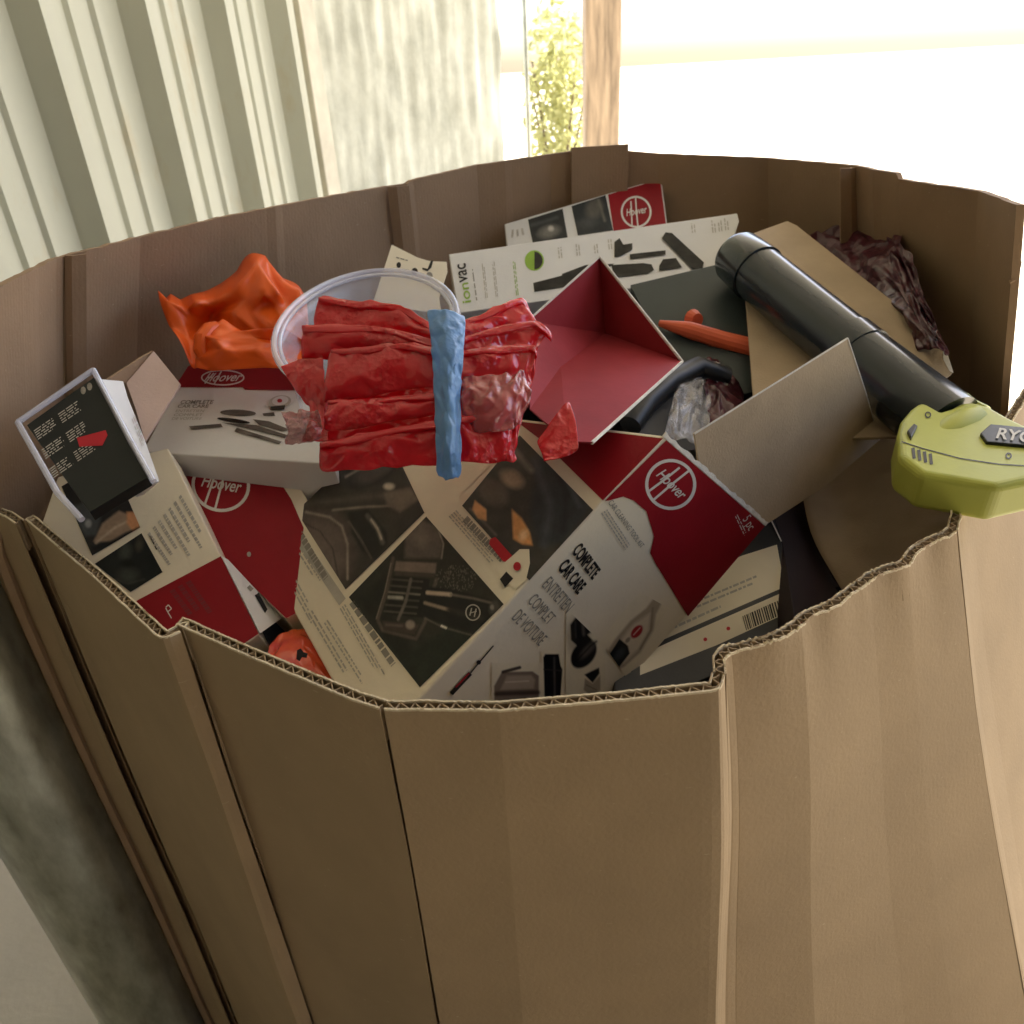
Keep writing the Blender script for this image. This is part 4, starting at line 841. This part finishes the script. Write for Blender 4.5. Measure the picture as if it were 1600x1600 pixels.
for a, b, w_ in ((Lf, Tp, .0012), (Tp, Rt, .0016), (Rt, Bt, .0014)):
    tube('worn_edge', [a, (a + b) / 2, b], w_, M['paper_edge'], jb, n=6)
# ------------------------------------------------------------------ things in the dark gap right of it
plX = Plane((1000, 440, 1.02), (1170, 405, 1.02), (1060, 590, .92))
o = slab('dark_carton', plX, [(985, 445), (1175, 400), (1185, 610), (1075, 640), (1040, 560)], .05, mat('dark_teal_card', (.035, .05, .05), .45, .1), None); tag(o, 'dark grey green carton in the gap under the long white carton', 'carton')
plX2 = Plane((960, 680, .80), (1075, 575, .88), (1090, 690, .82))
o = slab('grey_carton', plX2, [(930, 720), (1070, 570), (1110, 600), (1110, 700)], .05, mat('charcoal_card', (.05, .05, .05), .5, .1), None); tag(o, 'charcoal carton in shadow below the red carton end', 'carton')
tube_pts = [P(1030, 505, .96), P(1075, 515, .95), P(1130, 532, .94), P(1182, 546, .93)]
sp = thing('orange_scraper', P(1100, 560, .97), 'orange plastic scraper lying in the dark gap left of the tan board', 'scraper')
o = tube('handle', tube_pts, [.004, .010, .011, .012], M['orange_tool'], sp, n=14)
tube('knob', [P(1082, 498, .97), P(1090, 500, .96)], [.012, .008], M['orange_tool'], sp, n=14)
G = [[(1060, 590, .86), (1085, 575, .88), (1105, 590, .88)], [(1050, 630, .82), (1080, 625, .83), (1110, 640, .84)], [(1035, 690, .78), (1070, 690, .79), (1100, 700, .80)]]
o = film('clear_bag', G, M['bag_clear'], nu=4, nv=4, amp=.004, seed=20); tag(o, 'clear crinkled bag in the gap beside the brown end flap', 'plastic bag')
G = [[(1085, 570, .90), (1115, 560, .92), (1150, 590, .92)], [(1100, 610, .86), (1130, 605, .87), (1165, 630, .88)], [(1110, 670, .82), (1145, 660, .83), (1180, 670, .84)]]
o = film('wrapper', G, M['maroon'], nu=4, nv=4, amp=.004, seed=21); tag(o, 'dull maroon wrapper in the gap beside the clear crinkled bag', 'wrapper')

G = [[(1098, 560, .90), (1118, 566, .90), (1140, 582, .90)], [(1094, 572, .885), (1116, 580, .88), (1138, 598, .885)], [(1096, 588, .88), (1114, 594, .88), (1134, 606, .88)]]
o = film('clear_wrapper', G, M['bag_clear'], nu=3, nv=3, amp=.003, seed=64); tag(o, 'small shiny clear wrapper strip above the maroon wrapper in the dark gap', 'wrapper')
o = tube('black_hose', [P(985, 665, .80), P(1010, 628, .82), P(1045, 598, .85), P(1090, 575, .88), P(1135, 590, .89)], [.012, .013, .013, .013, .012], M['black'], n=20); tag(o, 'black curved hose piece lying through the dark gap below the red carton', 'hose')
# ------------------------------------------------------------------ red film bundle with blue strap
fb = thing('red_film_bundle', P(680, 740, .60), 'bundle of folded glossy red plastic bags gathered in the middle by a pale blue strap', 'plastic bags')
layers = [
 ([(498, 462, .625), (560, 470, .62), (625, 476, .61), (680, 508, .60), (735, 498, .61), (785, 474, .62), (816, 465, .63), (824, 492, .63)],
  [(492, 500, .62), (560, 505, .61), (625, 505, .60), (680, 522, .59), (735, 515, .60), (785, 500, .61), (822, 492, .62), (840, 505, .625)],
  [(492, 535, .62), (560, 540, .615), (640, 535, .61), (685, 545, .60), (740, 540, .61), (790, 530, .62), (830, 525, .62), (850, 520, .62)]),
 ([(473, 510, .605), (540, 508, .60), (610, 512, .595), (680, 532, .585), (740, 522, .595), (790, 508, .605), (835, 500, .61), (862, 520, .615)],
  [(472, 530, .60), (540, 535, .59), (620, 535, .585), (685, 545, .58), (740, 540, .59), (790, 532, .60), (835, 530, .605), (845, 535, .61)],
  [(472, 562, .605), (540, 560, .60), (620, 555, .595), (685, 560, .59), (740, 560, .595), (790, 560, .60), (825, 560, .605), (836, 560, .61)]),
 ([(517, 545, .59), (570, 541, .585), (630, 536, .58), (685, 545, .572), (735, 545, .58), (785, 540, .585), (830, 540, .59), (838, 548, .59)],
  [(508, 585, .575), (565, 585, .57), (630, 575, .568), (685, 575, .568), (735, 575, .572), (785, 575, .575), (820, 580, .58), (834, 585, .585)],
  [(505, 630, .58), (570, 622, .58), (630, 610, .575), (685, 605, .572), (735, 600, .575), (785, 605, .58), (815, 612, .585), (826, 605, .59)]),
 ([(512, 624, .572), (570, 622, .57), (630, 618, .567), (690, 612, .563), (735, 600, .565), (775, 594, .57), (805, 590, .575), (828, 600, .58)],
  [(508, 650, .56), (570, 645, .558), (630, 638, .557), (690, 630, .558), (735, 622, .558), (775, 622, .56), (805, 625, .565), (822, 630, .57)],
  [(504, 676, .565), (570, 668, .565), (630, 656, .563), (690, 648, .562), (735, 642, .563), (775, 650, .565), (800, 655, .568), (808, 650, .57)]),
 ([(500, 690, .56), (560, 680, .557), (620, 668, .555), (690, 655, .552), (735, 648, .553), (775, 650, .556), (800, 648, .56), (812, 650, .565)],
  [(498, 712, .553), (560, 705, .548), (620, 695, .547), (690, 688, .547), (735, 682, .547), (775, 684, .55), (800, 688, .555), (808, 690, .56)],
  [(500, 738, .56), (560, 735, .556), (620, 730, .555), (690, 726, .553), (735, 722, .553), (775, 722, .556), (798, 722, .56), (806, 718, .565)])]
for i, L3 in enumerate(layers):
    film('folded_film', [[(u, v, t + (.004 if k == 1 else 0)) for u, v, t in r_] for k, r_ in enumerate(L3)], M['film'], fb, nu=2, nv=3, amp=.0022, seed=30 + i)
    film('fold_edge', [[(u, v + 1, t - .002) for u, v, t in L3[0]], [(u, v + 7 + 4 * (j % 2), t - .0035 - .002 * (j % 2)) for j, (u, v, t) in enumerate(L3[0])], [(u, v + 14, t + .001) for u, v, t in L3[0]]], M['film'], fb, nu=2, nv=2, amp=.0006, seed=130 + i)
film('film_tail', [[(438, 572, .60), (470, 562, .60), (505, 558, .59)], [(455, 600, .595), (480, 598, .59), (508, 598, .585)], [(478, 630, .595), (492, 640, .59), (510, 645, .585)]], M['film'], fb, amp=.0012, seed=37)
film('film_tail', [[(478, 605, .60), (500, 600, .595), (512, 640, .59)], [(485, 650, .585), (500, 655, .58), (512, 665, .58)], [(470, 690, .575), (490, 690, .57), (512, 690, .57)]], M['film'], fb, amp=.0012, seed=38)
film('clear_film', [[(442, 648, .57), (470, 642, .565), (500, 645, .56)], [(448, 665, .56), (475, 664, .555), (503, 664, .553)], [(450, 695, .56), (475, 692, .555), (500, 688, .553)]], M['film_clear'], fb, nu=4, nv=4, amp=.0038, seed=39)
film('clear_film', [[(722, 590, .568), (760, 588, .566), (800, 582, .57), (822, 580, .575)], [(722, 625, .553), (762, 622, .55), (800, 618, .555), (828, 622, .563)], [(722, 672, .553), (760, 676, .55), (795, 672, .552), (806, 670, .56)]], M['film_clear'], fb, nu=4, nv=4, amp=.0028, seed=40)
film('film_corner', [[(838, 690, .57), (870, 645, .575), (890, 628, .58)], [(845, 705, .565), (880, 690, .565), (900, 660, .57)], [(850, 720, .56), (880, 715, .56), (905, 705, .56)]], M['film'], fb, amp=.0012, seed=41)
st = [[(668, 487, .585), (695, 484, .58), (726, 494, .585)], [(670, 510, .575), (697, 510, .568), (727, 512, .575)], [(674, 540, .568), (699, 540, .558), (725, 541, .566)], [(677, 575, .562), (700, 575, .552), (722, 576, .56)],
      [(679, 612, .556), (700, 612, .546), (720, 612, .554)], [(680, 655, .550), (701, 655, .540), (720, 655, .548)], [(682, 700, .545), (702, 700, .536), (720, 700, .544)], [(684, 745, .553), (703, 748, .546), (720, 745, .552)]]
film('blue_strap', st, M['blue'], fb, nu=3, nv=4, amp=.0011, seed=45)

film('inner_film', [[(520, 520, .64), (600, 520, .63), (690, 520, .62), (790, 510, .63), (835, 520, .64)], [(508, 620, .61), (600, 615, .61), (690, 610, .60), (780, 605, .61), (825, 620, .62)], [(504, 715, .585), (600, 710, .59), (690, 705, .58), (760, 700, .59), (800, 705, .60)]], M['film'], fb, nu=4, nv=4, amp=.003, seed=47)
# ------------------------------------------------------------------ vacuum tube and lime head
vt = thing('vacuum_wand', P(1500, 700, .76), 'long black vacuum tube ending in a lime green head at right', 'vacuum wand')
A0, A1 = P(1156, 404, .97), P(1478, 668, .74); D = A1 - A0
seg = lambda f: A0 + D * f
tube('end_cap', [seg(-.05), seg(-.045), seg(-.03), seg(-.01), seg(.11), seg(.113), seg(.114)], [.014, .022, .029, .0325, .0345, .0345, .033], M['tube'], vt, n=64)
tube('tube_body', [seg(.114), seg(.3), seg(.58)], [.0325, .0325, .0325], M['tube'], vt, n=64)
tube('tube_collar', [seg(.58), seg(.581), seg(.655), seg(.656)], [.0325, .0342, .0342, .0325], M['tube'], vt, n=64)
tube('tube_neck', [seg(.656), seg(.8), seg(1.0)], [.0328, .0335, .035], M['tube'], vt, n=64)
plL = Plane((1410, 660, .70), (1600, 690, .66), (1480, 620, .73))
outl = [(1403, 676), (1408, 655), (1424, 636), (1438, 626), (1452, 631), (1470, 641), (1486, 636), (1500, 628), (1520, 626), (1548, 634), (1580, 652), (1640, 680), (1650, 740), (1560, 760), (1440, 740), (1405, 712)]
hd = slab('floor_head', plL, outl, .036, M['lime'], vt, bevel=.009)
hd.modifiers['b'].segments = 4
slab('head_back', Plane((1485, 610, .745), (1560, 650, .72), (1500, 640, .74)), [(1486, 605), (1500, 606), (1520, 622), (1545, 634), (1520, 650), (1488, 640)], .03, M['lime'], vt, bevel=.004)
slab('badge', Plane.pn(plL.p + plL.n * .003, plL.n), [(1532, 676), (1548, 662), (1600, 667), (1650, 678), (1650, 700), (1542, 690)], .004, M['black'], vt, bevel=.001)
pb = Plane.pn(plL.p + plL.n * .0034, plL.n)
text_on('printed_lettering', pb, 'RYOBI', (1556, 684), (1638, 695), (1562, 668), M['ink_white'], vt, bold=.02)
slab('latch', Plane.pn(plL.p + plL.n * .003, plL.n), [(1418, 672), (1428, 661), (1434, 664), (1424, 684)], .005, M['black'], vt, bevel=.001)
c0, c1 = plL.hit(1462, 690, -.012), plL.hit(1530, 648, -.006)
tube('hinge_hump', [c0 + (c1 - c0) * f for f in (0, .06, .3, .7, .94, 1)], [.006, .011, .014, .014, .011, .006], M['lime'], vt, n=32)
for k in range(4):
    decal('vent_slot', plL, [(1424 + 9 * k, 700 + 3 * k), (1429 + 9 * k, 699 + 3 * k), (1431 + 9 * k, 716 + 3 * k), (1426 + 9 * k, 717 + 3 * k)], M['black'], vt, .0005)
decal('seam', plL, stroke([(1409, 690), (1440, 700), (1500, 716), (1560, 725), (1640, 730)], 1.6), M['black'], vt, .0004)
for q in ((1450, 648), (1576, 712)):
    ring('screw', plL, q[0], q[1], 5, 5, 2, M['black'], vt, lift=.0006)
